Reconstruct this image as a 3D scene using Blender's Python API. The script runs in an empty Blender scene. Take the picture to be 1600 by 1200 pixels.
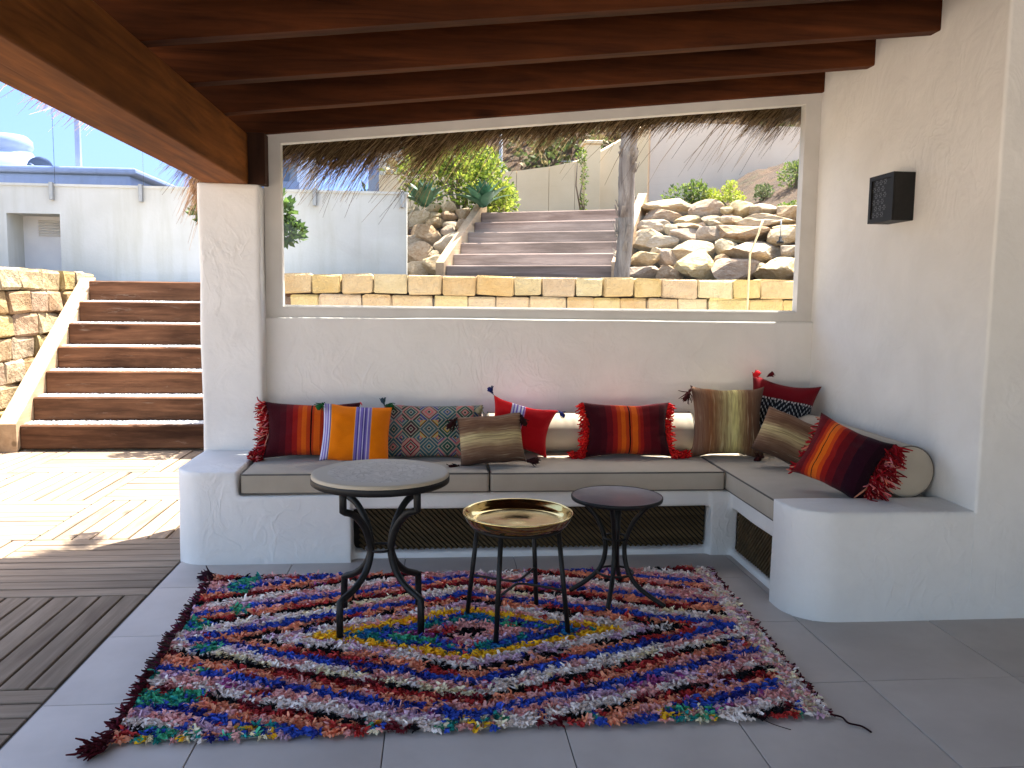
import bpy, bmesh, math, random
import numpy as np
from mathutils import Vector, Matrix, noise

random.seed(7)
rng = np.random.default_rng(11)
SC = bpy.context.scene
COL = SC.collection
R = math.radians

# ------------------------------------------------------------------ camera
F_PX, CAM_H = 1310.0, 1.43
yaw, pitch, roll = R(5.24), R(5.83), R(-0.72)
fw = Vector((math.sin(yaw)*math.cos(pitch), math.cos(yaw)*math.cos(pitch), -math.sin(pitch)))
rt0 = Vector((math.cos(yaw), -math.sin(yaw), 0))
dn0 = fw.cross(rt0)
rt = math.cos(roll)*rt0 + math.sin(roll)*dn0
dn = -math.sin(roll)*rt0 + math.cos(roll)*dn0
cam_data = bpy.data.cameras.new('camera')
cam = bpy.data.objects.new('camera', cam_data)
COL.objects.link(cam)
m3 = Matrix((rt, -dn, -fw)).transposed()
cam.matrix_world = Matrix.Translation((0, 0, CAM_H)) @ m3.to_4x4()
cam_data.sensor_fit = 'HORIZONTAL'
cam_data.sensor_width = 36.0
cam_data.lens = 36.0*F_PX/1600.0
cam_data.clip_start = 0.05
cam_data.clip_end = 2000
SC.camera = cam

# ------------------------------------------------------------------ light
SUN = Vector((0.9, 1.0, 3.44)).normalized()
world = bpy.data.worlds.new('World')
SC.world = world
world.use_nodes = True
wn = world.node_tree
sky = wn.nodes.new('ShaderNodeTexSky')
sky.sky_type = 'NISHITA'
sky.sun_disc = False
sky.sun_elevation = math.asin(SUN.z)
sky.sun_rotation = math.atan2(SUN.x, SUN.y)
sky.altitude = 50
sky.air_density = 1.0
sky.dust_density = 3.5
sky.ozone_density = 0.8
wn.links.new(sky.outputs[0], wn.nodes['Background'].inputs[0])
wn.nodes['Background'].inputs[1].default_value = 0.11
sun_d = bpy.data.lights.new('sun', 'SUN')
sun_d.energy = 5.0
sun_d.angle = R(0.53)
sun_d.color = (1.0, 0.93, 0.82)
sun = bpy.data.objects.new('sun', sun_d)
COL.objects.link(sun)
sun.rotation_euler = SUN.to_track_quat('Z', 'Y').to_euler()
sun.location = (4, 8, 15)
SC.view_settings.view_transform = 'Standard'
SC.view_settings.look = 'None'
SC.view_settings.gamma = 1
SC.view_settings.exposure = 2.42
SC.cycles.max_bounces = 10
SC.cycles.diffuse_bounces = 6
SC.cycles.transparent_max_bounces = 16
SC.cycles.caustics_reflective = False
SC.cycles.caustics_refractive = False
SC.cycles.sample_clamp_indirect = 8
SC.cycles.use_denoising = True

# ------------------------------------------------------------------ helpers
def S(r, g, b):
    f = lambda c: (c/255/12.92) if c <= 10 else ((c/255+0.055)/1.055)**2.4
    return (f(r), f(g), f(b), 1.0)

class NT:
    def __init__(self, name):
        self.m = bpy.data.materials.new(name)
        self.m.use_nodes = True
        self.t = self.m.node_tree
        self.b = self.t.nodes['Principled BSDF']
        self.out = self.t.nodes['Material Output']
    def n(self, typ, **kw):
        nd = self.t.nodes.new('ShaderNode'+typ)
        for k, v in kw.items():
            if k in nd.inputs.keys():
                self.set(nd.inputs[k], v)
            else:
                setattr(nd, k, v)
        return nd
    def set(self, inp, v):
        if isinstance(v, bpy.types.NodeSocket):
            self.t.links.new(v, inp)
        else:
            inp.default_value = v
    def math(self, op, a, b=None, c=None):
        nd = self.t.nodes.new('ShaderNodeMath'); nd.operation = op
        self.set(nd.inputs[0], a)
        if b is not None: self.set(nd.inputs[1], b)
        if c is not None: self.set(nd.inputs[2], c)
        return nd.outputs[0]
    def ramp(self, fac, stops, interp='LINEAR'):
        nd = self.t.nodes.new('ShaderNodeValToRGB')
        cr = nd.color_ramp; cr.interpolation = interp
        while len(cr.elements) < len(stops): cr.elements.new(1.0)
        for e, (p, c) in zip(cr.elements, stops):
            e.position = p; e.color = c if len(c) == 4 else (*c, 1)
        self.set(nd.inputs[0], fac)
        return nd.outputs[0]
    def mix(self, fac, a, b, mode='MIX'):
        nd = self.t.nodes.new('ShaderNodeMix'); nd.data_type = 'RGBA'; nd.blend_type = mode
        self.set(nd.inputs[0], fac); self.set(nd.inputs[6], a); self.set(nd.inputs[7], b)
        return nd.outputs[2]
    def coord(self, kind='Object', scale=(1, 1, 1), rot=(0, 0, 0)):
        tc = self.t.nodes.new('ShaderNodeTexCoord')
        mp = self.t.nodes.new('ShaderNodeMapping')
        mp.inputs['Scale'].default_value = scale
        mp.inputs['Rotation'].default_value = rot
        self.t.links.new(tc.outputs[kind], mp.inputs[0])
        return mp.outputs[0]
    def noise(self, vec, scale, detail=4, rough=0.55, dist=0.0):
        nd = self.n('TexNoise')
        self.set(nd.inputs['Vector'], vec); nd.inputs['Scale'].default_value = scale
        nd.inputs['Detail'].default_value = detail; nd.inputs['Roughness'].default_value = rough
        nd.inputs['Distortion'].default_value = dist
        return nd.outputs['Fac']
    def bump(self, h, strength=0.3, dist=0.01):
        nd = self.n('Bump'); nd.inputs['Strength'].default_value = strength
        nd.inputs['Distance'].default_value = dist
        self.set(nd.inputs['Height'], h)
        self.t.links.new(nd.outputs[0], self.b.inputs['Normal'])
    def base(self, c): self.set(self.b.inputs['Base Color'], c)
    def p(self, **kw):
        for k, v in kw.items(): self.set(self.b.inputs[k.replace('_', ' ')], v)
        return self

def rnd_val(t, c, amount=0.25):
    """vary a colour from object to object"""
    oi = t.n('ObjectInfo')
    k = t.math('MULTIPLY_ADD', oi.outputs['Random'], 2*amount, 1-amount)
    h = t.n('HueSaturation'); t.set(h.inputs['Color'], c); t.set(h.inputs['Value'], k)
    return h.outputs[0]

def mat_plain(name, c1, c2, scale=8, rough=0.6, bump=0.2, bscale=40, dist=0.004, spec=0.3, metal=0.0, vary=0.0, detail=4):
    t = NT(name); v = t.coord('Object')
    c = t.ramp(t.noise(v, scale, detail), [(0.3, c1), (0.7, c2)])
    if vary: c = rnd_val(t, c, vary)
    t.base(c); t.p(Roughness=rough, Metallic=metal)
    t.b.inputs['Specular IOR Level'].default_value = spec
    if bump: t.bump(t.noise(v, bscale, 5), bump, dist)
    return t.m

def mat_plaster(name, c1, c2, rough=0.75):
    t = NT(name); v = t.coord('Object')
    n1 = t.noise(v, 3.0, 5, 0.6, 0.4)
    t.base(t.ramp(n1, [(0.3, c1), (0.7, c2)]))
    t.p(Roughness=rough); t.b.inputs['Specular IOR Level'].default_value = 0.25
    a = t.noise(v, 5.0, 3, 0.5, 1.1)
    a = t.math('POWER', a, 2.0)
    b = t.noise(v, 38.0, 4, 0.6, 0.6)
    rd = t.math('ABSOLUTE', t.math('SUBTRACT', t.noise(t.coord('Object', (1, 1, .7), (.3, .5, .4)), 5.5, 2, 0.5, 1.6), 0.5))
    rd = t.math('MINIMUM', t.math('MULTIPLY', rd, 14.0), 1.0)          # ridges left by the trowel
    area = t.ramp(t.noise(v, 1.7, 2), [(.48, (0, 0, 0, 1)), (.62, (1, 1, 1, 1))])
    rd = t.math('MULTIPLY', t.math('SUBTRACT', 1.0, rd), area)
    h_ = t.math('ADD', t.math('MULTIPLY', a, 1.6), t.math('MULTIPLY', b, 0.22))
    t.bump(t.math('ADD', h_, t.math('MULTIPLY', rd, 0.30)), 0.32, 0.02)
    return t.m

def mat_wood(name, c1, c2, axis=0, rough=0.6, vary=0.12, bump=0.4, grain=1.0, blotch=0.45, wear=0.0, spec=0.12):
    t = NT(name)
    sc = [18*grain, 18*grain, 18*grain]; sc[axis] = 1.2*grain
    v = t.coord('Object', sc)
    oi = t.n('ObjectInfo')
    off = t.n('VectorMath', operation='ADD'); t.set(off.inputs[0], v)
    cx = t.n('CombineXYZ'); k = t.math('MULTIPLY', oi.outputs['Random'], 37.0)
    for i in range(3): t.set(cx.inputs[i], k)
    t.set(off.inputs[1], cx.outputs[0]); v = off.outputs[0]
    g = t.noise(v, 1.0, 6, 0.62, 0.8)
    c = t.ramp(g, [(0.25, c1), (0.75, c2)])
    sc2 = [3.2, 3.2, 3.2]; sc2[axis] = 0.7
    v2 = t.n('VectorMath', operation='ADD'); t.set(v2.inputs[0], t.coord('Object', sc2)); t.set(v2.inputs[1], cx.outputs[0])
    p = t.noise(v2.outputs[0], 1.0, 5, 0.65)
    c = t.mix(t.ramp(p, [(0.38, (0, 0, 0, 1)), (0.66, (blotch, blotch, blotch, 1))]), c, (c1[0]*.45, c1[1]*.45, c1[2]*.45, 1))
    if wear:   # pale scuffs and dried lime
        w_ = t.noise(v2.outputs[0], 4.5, 6, 0.75, 0.6)
        c = t.mix(t.ramp(w_, [(0.60, (0, 0, 0, 1)), (0.74, (wear, wear, wear, 1))]), c, (0.30, 0.24, 0.19, 1))
    sc3 = [7.0, 7.0, 7.0]; sc3[axis] = 2.0
    v3 = t.n('VectorMath', operation='ADD'); t.set(v3.inputs[0], t.coord('Object', sc3)); t.set(v3.inputs[1], cx.outputs[0])
    vo = t.n('TexVoronoi', feature='F1'); t.set(vo.inputs['Vector'], v3.outputs[0]); vo.inputs['Scale'].default_value = 0.55
    kn = t.ramp(vo.outputs['Distance'], [(0.06, (1, 1, 1, 1)), (0.13, (0, 0, 0, 1))])
    c = t.mix(t.math('MULTIPLY', kn, 0.75), c, (c1[0]*.35, c1[1]*.35, c1[2]*.35, 1))
    if vary: c = rnd_val(t, c, vary)
    t.base(c); t.p(Roughness=rough); t.b.inputs['Specular IOR Level'].default_value = spec
    ck = t.ramp(t.noise(v, 2.3, 3, 0.5), [(0.27, (0, 0, 0, 1)), (0.33, (1, 1, 1, 1))])
    t.bump(t.math('ADD', g, t.math('MULTIPLY', ck, 0.8)), bump, 0.004)
    return t.m

def mat_attr(name, rough=0.8, trans=0.0, noise_amt=0.0, spec=0.2):
    t = NT(name)
    a = t.n('Attribute', attribute_name='Col')
    c = a.outputs['Color']
    if noise_amt:
        h = t.n('HueSaturation'); t.set(h.inputs['Color'], c)
        t.set(h.inputs['Value'], t.math('MULTIPLY_ADD', t.noise(t.coord('Object'), 60, 3), 2*noise_amt, 1-noise_amt))
        c = h.outputs[0]
    t.base(c); t.p(Roughness=rough); t.b.inputs['Specular IOR Level'].default_value = spec
    if trans:
        tr = t.n('BsdfTranslucent'); t.set(tr.inputs[0], c)
        mx = t.n('MixShader'); mx.inputs[0].default_value = trans
        t.t.links.new(t.b.outputs[0], mx.inputs[1]); t.t.links.new(tr.outputs[0], mx.inputs[2])
        t.t.links.new(mx.outputs[0], t.out.inputs[0])
    return t.m

def mat_glass(name, tint=(1, 1, 1), refl=1.0):
    t = NT(name)
    tr = t.n('BsdfTransparent'); tr.inputs[0].default_value = (*tint, 1)
    gl = t.n('BsdfGlossy'); gl.inputs['Roughness'].default_value = 0.0
    fr = t.n('Fresnel'); fr.inputs['IOR'].default_value = 1.5
    mx = t.n('MixShader'); t.set(mx.inputs[0], t.math('MULTIPLY', fr.outputs[0], refl))
    t.t.links.new(tr.outputs[0], mx.inputs[1]); t.t.links.new(gl.outputs[0], mx.inputs[2])
    t.t.links.new(mx.outputs[0], t.out.inputs[0])
    return t.m

# --- mesh building
class MB:
    def __init__(self):
        self.v = []; self.f = []; self.c = None
    def add(self, vs, fs):
        o = len(self.v); self.v += [tuple(p) for p in vs]
        self.f += [tuple(i+o for i in f) for f in fs]
        return self
    def box(self, x0, x1, y0, y1, z0, z1):
        return self.add([(x0,y0,z0),(x1,y0,z0),(x1,y1,z0),(x0,y1,z0),(x0,y0,z1),(x1,y0,z1),(x1,y1,z1),(x0,y1,z1)],
                        [(3,2,1,0),(4,5,6,7),(0,1,5,4),(1,2,6,5),(2,3,7,6),(3,0,4,7)])
    def hexa(self, p):
        return self.add(p, [(3,2,1,0),(4,5,6,7),(0,1,5,4),(1,2,6,5),(2,3,7,6),(3,0,4,7)])
    def bbox(self, x0, x1, y0, y1, z0, z1, r=0.01, seg=1):
        bm = bmesh.new(); bmesh.ops.create_cube(bm, size=1)
        for q in bm.verts:
            q.co = Vector(((x0+x1)/2+q.co.x*(x1-x0), (y0+y1)/2+q.co.y*(y1-y0), (z0+z1)/2+q.co.z*(z1-z0)))
        bmesh.ops.bevel(bm, geom=bm.edges[:], offset=r, segments=seg, affect='EDGES', profile=0.5)
        bm.verts.index_update()
        self.add([q.co[:] for q in bm.verts], [[q.index for q in f.verts] for f in bm.faces]); bm.free()
        return self
    def prism(self, pts, z0, z1):
        n = len(pts)
        return self.add([(x, y, z0) for x, y in pts]+[(x, y, z1) for x, y in pts],
                        [tuple(range(n-1, -1, -1)), tuple(range(n, 2*n))]+[(i, (i+1) % n, (i+1) % n+n, i+n) for i in range(n)])
    def tube(self, path, r, seg=8, closed=False, caps=True):
        P = [Vector(p) for p in path]; n = len(P)
        rs = r if isinstance(r, (list, tuple)) else [r]*n
        T = []
        for i in range(n):
            a = P[(i-1) % n] if (closed or i > 0) else P[i]; b = P[(i+1) % n] if (closed or i < n-1) else P[i]
            T.append((b-a).normalized())
        up = Vector((0, 0, 1)) if abs(T[0].z) < 0.9 else Vector((1, 0, 0))
        u = T[0].cross(up).normalized(); vs = []
        for i in range(n):
            u = (u-T[i]*u.dot(T[i])).normalized(); w = T[i].cross(u)
            for k in range(seg):
                a = 2*math.pi*k/seg
                vs.append(P[i]+(u*math.cos(a)+w*math.sin(a))*rs[i])
        fs = []
        for i in range(n if closed else n-1):
            j = (i+1) % n
            for k in range(seg):
                l = (k+1) % seg
                fs.append((i*seg+k, i*seg+l, j*seg+l, j*seg+k))
        if caps and not closed:
            fs.append(tuple(range(seg-1, -1, -1))); fs.append(tuple((n-1)*seg+k for k in range(seg)))
        return self.add(vs, fs)
    def lathe(self, prof, c=(0, 0, 0), seg=40):
        vs = []; fs = []; n = len(prof)
        for k in range(seg):
            a = 2*math.pi*k/seg
            for r_, z_ in prof: vs.append((c[0]+r_*math.cos(a), c[1]+r_*math.sin(a), c[2]+z_))
        for k in range(seg):
            l = (k+1) % seg
            for i in range(n-1): fs.append((k*n+i, l*n+i, l*n+i+1, k*n+i+1))
        return self.add(vs, fs)
    def mesh(self, name, mt=None, smooth=False, origin=(0, 0, 0)):
        me = bpy.data.meshes.new(name)
        o = Vector(origin)
        me.from_pydata([tuple(Vector(p)-o) for p in self.v], [], self.f)
        if self.c is not None:
            ca = me.color_attributes.new('Col', 'FLOAT_COLOR', 'POINT')
            ca.data.foreach_set('color', np.asarray(self.c, dtype=np.float32).ravel())
        me.update()
        if smooth: me.polygons.foreach_set('use_smooth', [True]*len(me.polygons))
        if mt: me.materials.append(mt)
        return me
    def build(self, name, mt, parent=None, smooth=False, origin=None):
        if parent is not None: o = wloc(parent)
        else: o = Vector(origin) if origin is not None else Vector((0, 0, 0))
        ob = bpy.data.objects.new(name, self.mesh(name, mt, smooth, o))
        COL.objects.link(ob)
        if parent is not None: ob.parent = parent
        else: ob.location = o
        return ob

_W = {}
def wloc(o):
    p = Vector(o.location)
    while o.parent: o = o.parent; p = p+Vector(o.location)
    return p
def link(name, me, parent=None, loc=(0, 0, 0), rot=(0, 0, 0), scale=(1, 1, 1)):
    ob = bpy.data.objects.new(name, me); COL.objects.link(ob)
    ob.location = loc; ob.rotation_euler = rot; ob.scale = scale
    if parent: ob.parent = parent
    return ob
def thing(name, label, cat, loc=(0, 0, 0), group=None, rot=(0, 0, 0)):
    o = bpy.data.objects.new(name, None); COL.objects.link(o)
    o.empty_display_size = 0.1
    o.location = loc; o.rotation_euler = rot; tag(o, label, cat, group); return o
def tag(o, label, cat, group=None):
    o['label'] = label; o['category'] = cat
    if group: o['group'] = group
    return o
def kind(o, k): o['kind'] = k; return o

def remesh(mb, name, mt, parent=None, voxel=0.015, smooth=3, amp=0.003, freq=3.0, origin=None):
    """overlapping closed solids -> one soft-edged hand-trowelled plaster mass"""
    me = mb.mesh('tmp'); ob = bpy.data.objects.new('tmp', me); COL.objects.link(ob)
    md = ob.modifiers.new('r', 'REMESH'); md.mode = 'VOXEL'; md.voxel_size = voxel; md.use_smooth_shade = True
    if smooth:
        sm = ob.modifiers.new('s', 'SMOOTH'); sm.factor = 0.5; sm.iterations = smooth
    dg = bpy.context.evaluated_depsgraph_get(); dg.update()
    m2 = bpy.data.meshes.new_from_object(ob.evaluated_get(dg))
    bpy.data.objects.remove(ob); bpy.data.meshes.remove(me)
    o = wloc(parent) if parent is not None else Vector(origin or (0, 0, 0))
    n = len(m2.vertices); co = np.empty(n*3, dtype=np.float32); m2.vertices.foreach_get('co', co); co = co.reshape(-1, 3)
    if amp:
        d = np.array([noise.noise_vector(Vector(p)*freq)[:] for p in co])
        co = co+d*amp
    co = co-np.array(o)
    m2.vertices.foreach_set('co', co.astype(np.float32).ravel()); m2.name = name
    m2.materials.clear(); m2.materials.append(mt)
    m2.polygons.foreach_set('use_smooth', [True]*len(m2.polygons)); m2.update()
    r = bpy.data.objects.new(name, m2); COL.objects.link(r)
    if parent is not None: r.parent = parent
    else: r.location = o
    return r

def ray(px, py):   # viewing direction of a photo point, used only to lay out the boulders at their real distance
    return rt*(px-800)+dn*(py-600)+fw*F_PX

def rounded(x0, x1, y0, y1, r, corners):
    """footprint polygon; corners: set of 'll','lr','ur','ul' to be rounded"""
    pts = []
    for nm, cx, cy, a0 in (('ll', x0, y0, 180), ('lr', x1, y0, 270), ('ur', x1, y1, 0), ('ul', x0, y1, 90)):
        if nm in corners:
            ccx = cx+r if 'l' == nm[1] else cx-r
            ccy = cy+r if 'l' == nm[0] else cy-r
            for k in range(9):
                a = R(a0+k*90/8); pts.append((ccx+r*math.cos(a), ccy+r*math.sin(a)))
        else: pts.append((cx, cy))
    return pts

# ------------------------------------------------------------------ materials
M = {}
M['plaster'] = mat_plaster('white_plaster', (0.755, 0.74, 0.715, 1), (0.83, 0.815, 0.79, 1))
def mat_wall_out():
    t = NT('outdoor_white_paint'); v = t.coord('Object')
    c = t.ramp(t.noise(v, 1.5, 4), [(.3, (.54, .54, .49, 1)), (.7, (.63, .63, .59, 1))])
    st = t.ramp(t.noise(t.coord('Object', (5, 5, .5)), 1.0, 5, .6), [(.5, (0, 0, 0, 1)), (.75, (.5, .5, .5, 1))])
    t.base(t.mix(st, c, (.42, .41, .32, 1))); t.p(Roughness=.85); t.bump(t.noise(v, 30, 4), .2, .01); return t.m
M['wall_out'] = mat_wall_out()
M['beige'] = mat_plain('beige_render', (0.62, 0.49, 0.31, 1), (0.70, 0.57, 0.38, 1), 1.2, 0.85, 0.2, 25, 0.01)
M['palewall'] = mat_plain('pale_render', (0.60, 0.50, 0.41, 1), (0.68, 0.58, 0.48, 1), 1.0, 0.85, 0.2, 25, 0.01)
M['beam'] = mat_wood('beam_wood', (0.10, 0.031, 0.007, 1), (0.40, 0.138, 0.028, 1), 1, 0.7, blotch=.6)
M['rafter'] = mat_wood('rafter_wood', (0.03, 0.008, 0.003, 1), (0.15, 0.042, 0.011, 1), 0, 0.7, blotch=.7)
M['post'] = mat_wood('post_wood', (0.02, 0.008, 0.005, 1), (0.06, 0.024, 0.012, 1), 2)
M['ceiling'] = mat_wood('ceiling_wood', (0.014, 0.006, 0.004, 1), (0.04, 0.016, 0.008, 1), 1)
M['frame'] = mat_plain('window_frame_paint', (0.62, 0.60, 0.57, 1), (0.68, 0.66, 0.63, 1), 6, 0.5, 0.05, 60)
M['glass'] = mat_glass('window_glass', (0.97, 0.99, 0.98), 1.0)
M['blue_glass'] = mat_glass('blue_glass', (0.56, 0.65, 0.88), 1.0)
def tile_mat():
    t = NT('grey_porcelain'); v = t.coord('Object')
    oi = t.n('ObjectInfo'); cx = t.n('CombineXYZ')
    for i in range(3): t.set(cx.inputs[i], t.math('MULTIPLY', oi.outputs['Random'], 50))
    ad = t.n('VectorMath', operation='ADD'); t.set(ad.inputs[0], v); t.set(ad.inputs[1], cx.outputs[0]); v = ad.outputs[0]
    c = t.ramp(t.noise(v, 2.2, 6, 0.6), [(0.3, (0.47, 0.42, 0.385, 1)), (0.7, (0.57, 0.515, 0.475, 1))])
    sp = t.ramp(t.noise(v, 55, 3), [(0.66, (0, 0, 0, 1)), (0.75, (1, 1, 1, 1))])
    c = t.mix(t.math('MULTIPLY', sp, 0.12), c, (0.5, 0.48, 0.46, 1))
    sm_ = t.ramp(t.noise(v, 1.1, 5, 0.7, 0.4), [(0.5, (0, 0, 0, 1)), (0.7, (1, 1, 1, 1))])
    c = t.mix(t.math('MULTIPLY', sm_, 0.22), c, (0.30, 0.265, 0.235, 1))
    t.base(rnd_val(t, c, 0.07))
    t.set(t.b.inputs['Roughness'], t.math('MULTIPLY_ADD', t.noise(v, 6, 4), 0.3, 0.38))
    t.b.inputs['Specular IOR Level'].default_value = 0.35
    t.bump(t.noise(v, 90, 3), 0.06, 0.002)
    return t.m
M['tile'] = tile_mat()
M['grout'] = mat_plain('grout', (0.16, 0.155, 0.15, 1), (0.2, 0.19, 0.19, 1), 20, 0.9)
M['deck_x'] = mat_wood('deck_wood_across', (0.165, 0.118, 0.082, 1), (0.365, 0.285, 0.21, 1), 0, 0.75, 0.14)
M['deck_y'] = mat_wood('deck_wood_along', (0.165, 0.118, 0.082, 1), (0.365, 0.285, 0.21, 1), 1, 0.75, 0.14)
M['dark'] = mat_plain('dark_void', (0.012, 0.010, 0.009, 1), (0.02, 0.017, 0.015, 1), 8, 0.95, 0)
M['ground'] = mat_plain('sandy_ground', (0.42, 0.37, 0.31, 1), (0.54, 0.49, 0.42, 1), 0.8, 0.95, 0.3, 8, 0.02)
M['sleeper'] = mat_wood('sleeper_wood', (0.045, 0.02, 0.011, 1), (0.22, 0.105, 0.055, 1), 0, 0.8, 0.25, bump=0.7, blotch=.8, wear=.6)
M['sleeper_grey'] = mat_wood('weathered_sleeper_wood', (0.16, 0.11, 0.092, 1), (0.36, 0.28, 0.245, 1), 0, 0.85, 0.2, bump=0.7, blotch=.6, wear=.8)
M['stringer'] = mat_wood('stringer_wood', (0.38, 0.26, 0.16, 1), (0.56, 0.41, 0.27, 1), 1, 0.75, 0.05)
M['gravel'] = mat_plain('white_gravel', (0.62, 0.61, 0.59, 1), (0.8, 0.79, 0.77, 1), 60, 0.9, 0.4, 80, 0.01)
def stone_mat(name, c1, c2, c3, vary=0.18):
    t = NT(name); v = t.coord('Object')
    oi = t.n('ObjectInfo'); cx = t.n('CombineXYZ')
    for i in range(3): t.set(cx.inputs[i], t.math('MULTIPLY', oi.outputs['Random'], 71))
    ad = t.n('VectorMath', operation='ADD'); t.set(ad.inputs[0], v); t.set(ad.inputs[1], cx.outputs[0]); v = ad.outputs[0]
    big = t.noise(v, 5, 5, 0.65, 0.5)
    c = t.ramp(big, [(0.28, c1), (0.52, c2), (0.75, c3)])
    hv = t.n('HueSaturation'); t.set(hv.inputs['Color'], c)
    t.set(hv.inputs['Hue'], t.math('MULTIPLY_ADD', oi.outputs['Random'], 0.03, 0.485))
    t.set(hv.inputs['Saturation'], t.math('MULTIPLY_ADD', t.math('FRACT', t.math('MULTIPLY', oi.outputs['Random'], 7.3)), 0.4, 0.8))
    t.base(rnd_val(t, hv.outputs[0], vary)); t.p(Roughness=0.9)
    t.b.inputs['Specular IOR Level'].default_value = 0.15
    t.bump(t.math('ADD', t.noise(v, 14, 5), t.math('MULTIPLY', t.noise(v, 60, 4), 0.4)), 0.9, 0.03)
    return t.m
M['block'] = stone_mat('golden_sandstone', (0.20, 0.135, 0.07, 1), (0.31, 0.23, 0.135, 1), (0.38, 0.30, 0.19, 1), .12)
M['rock'] = stone_mat('boulder_stone', (0.36, 0.235, 0.125, 1), (0.50, 0.385, 0.25, 1), (0.60, 0.50, 0.37, 1), 0.18)
M['block2'] = stone_mat('squared_golden_stone', (0.44, 0.33, 0.17, 1), (0.49, 0.385, 0.215, 1), (0.53, 0.435, 0.27, 1), 0.06)
def soil_mat():
    t = NT('dry_soil_and_scrub'); v = t.coord('Object')
    c = t.ramp(t.noise(v, 2.6, 8, 0.75), [(0.36, (0.020, 0.010, 0.005, 1)), (0.5, (0.06, 0.030, 0.013, 1)), (0.64, (0.115, 0.062, 0.030, 1))])
    g = t.ramp(t.noise(v, 1.7, 6, 0.7), [(0.52, (0, 0, 0, 1)), (0.64, (1, 1, 1, 1))])
    t.base(t.mix(t.math('MULTIPLY', g, 0.55), c, (0.07, 0.075, 0.025, 1)))
    t.p(Roughness=0.95); t.bump(t.noise(v, 7, 7, 0.75), 1.0, 0.12)
    return t.m
M['soil'] = soil_mat()
M['iron'] = mat_plain('black_iron', (0.006, 0.006, 0.0065, 1), (0.012, 0.0115, 0.011, 1), 30, 0.5, 0.12, 120, 0.002, 0.3)
M['lampmetal'] = mat_plain('lamp_black_metal', (0.006, 0.006, 0.006, 1), (0.012, 0.011, 0.011, 1), 30, 0.55, 0.1, 120, 0.002, 0.3)
M['grey_metal'] = mat_plain('grey_metal', (0.30, 0.31, 0.31, 1), (0.38, 0.38, 0.38, 1), 20, 0.4, 0.05, 80, 0.002, 0.5, 0.6)
def fabric(name, c1, c2):
    t = NT(name); v = t.coord('Object')
    t.base(t.ramp(t.noise(v, 5, 4), [(0.3, c1), (0.7, c2)])); t.p(Roughness=0.9)
    t.b.inputs['Specular IOR Level'].default_value = 0.1
    t.b.inputs['Sheen Weight'].default_value = 0.15
    h = t.math('ADD', t.math('MULTIPLY', t.noise(v, 400, 2), 0.3), t.noise(v, 9, 3, 0.5, 0.5))
    t.bump(h, 0.25, 0.006)
    return t.m
M['canvas'] = fabric('taupe_canvas', (0.405, 0.35, 0.275, 1), (0.46, 0.40, 0.32, 1))
M['piping'] = fabric('dark_piping', (0.10, 0.09, 0.08, 1), (0.14, 0.125, 0.11, 1))
M['lattice'] = mat_wood('lattice_wood', (0.045, 0.029, 0.014, 1), (0.14, 0.095, 0.045, 1), 0, 0.6, 0.0)
def mat_brass():
    t = NT('polished_brass'); v = t.coord('Object')
    n = t.noise(v, 14, 5)
    t.base(t.ramp(n, [(0.3, (0.48, 0.36, 0.13, 1)), (0.7, (0.66, 0.52, 0.24, 1))]))
    t.p(Metallic=1.0); t.set(t.b.inputs['Roughness'], t.math('MULTIPLY_ADD', n, 0.18, 0.06))
    t.bump(t.noise(v, 25, 3), 0.05, 0.002)
    return t.m
M['brass'] = mat_brass()

# ================================================================== SETTING
# ground to the horizon
g = MB(); g.add([(-900, -900, -0.09), (900, -900, -0.09), (900, 900, -0.09), (-900, 900, -0.09)], [(0, 1, 2, 3)])
kind(g.build('ground', M['ground']), 'structure')

# tiled terrace floor
TP = 0.598
floor = MB().box(-1.365, 6.0, -2.6, 5.3, -0.08, -0.006).build('floor', M['grout'])
kind(floor, 'structure')
tile_me = MB().bbox(-TP/2+0.002, TP/2-0.002, -TP/2+0.002, TP/2-0.002, -0.012, 0.0, 0.0012).mesh('tile', M['tile'])
for i in range(9):
    for j in range(-7, 4):
        x = -1.358+TP*(i+0.5); y = 2.92+TP*(j+0.5)
        if y > 5.1 or (x > 2.8 and y > 3.4): continue
        link('tile', tile_me, floor, (x, y, random.uniform(-0.0008, 0.0006)), (random.uniform(-.001, .001), random.uniform(-.001, .001), random.choice((0, R(180)))))

# wooden deck of square slatted panels
deck = MB().box(-6.4, -1.372, -4.4, 7.93, -0.085, -0.055).build('deck', M['dark']); kind(deck, 'structure')
DP = 0.97
nsl = 9; pw = DP/nsl
sl_x = MB().bbox(-DP/2+0.003, DP/2-0.003, -pw/2+0.006, pw/2-0.006, -0.035, 0, 0.003).mesh('slat', M['deck_x'])
sl_y = MB().bbox(-pw/2+0.006, pw/2-0.006, -DP/2+0.003, DP/2-0.003, -0.035, 0, 0.003).mesh('slat', M['deck_y'])
for r_ in range(-2, 6):
    for c_ in range(0, 3):
        x0 = -1.378-DP*(c_+1); y0 = 2.11+DP*r_
        cx, cy = x0+DP/2, y0+DP/2
        u = cx/cy if cy > 0.3 else -9
        for k in range(nsl):
            jz = -0.012+random.uniform(-0.002, 0.002); rr = random.uniform(-.003, .003)
            if (r_+c_) % 2 == 1: link('slat', sl_y, deck, (x0+pw*(k+0.5), cy, jz), (0, rr, 0))
            else: link('slat', sl_x, deck, (cx, y0+pw*(k+0.5), jz), (rr, 0, 0))

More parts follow.
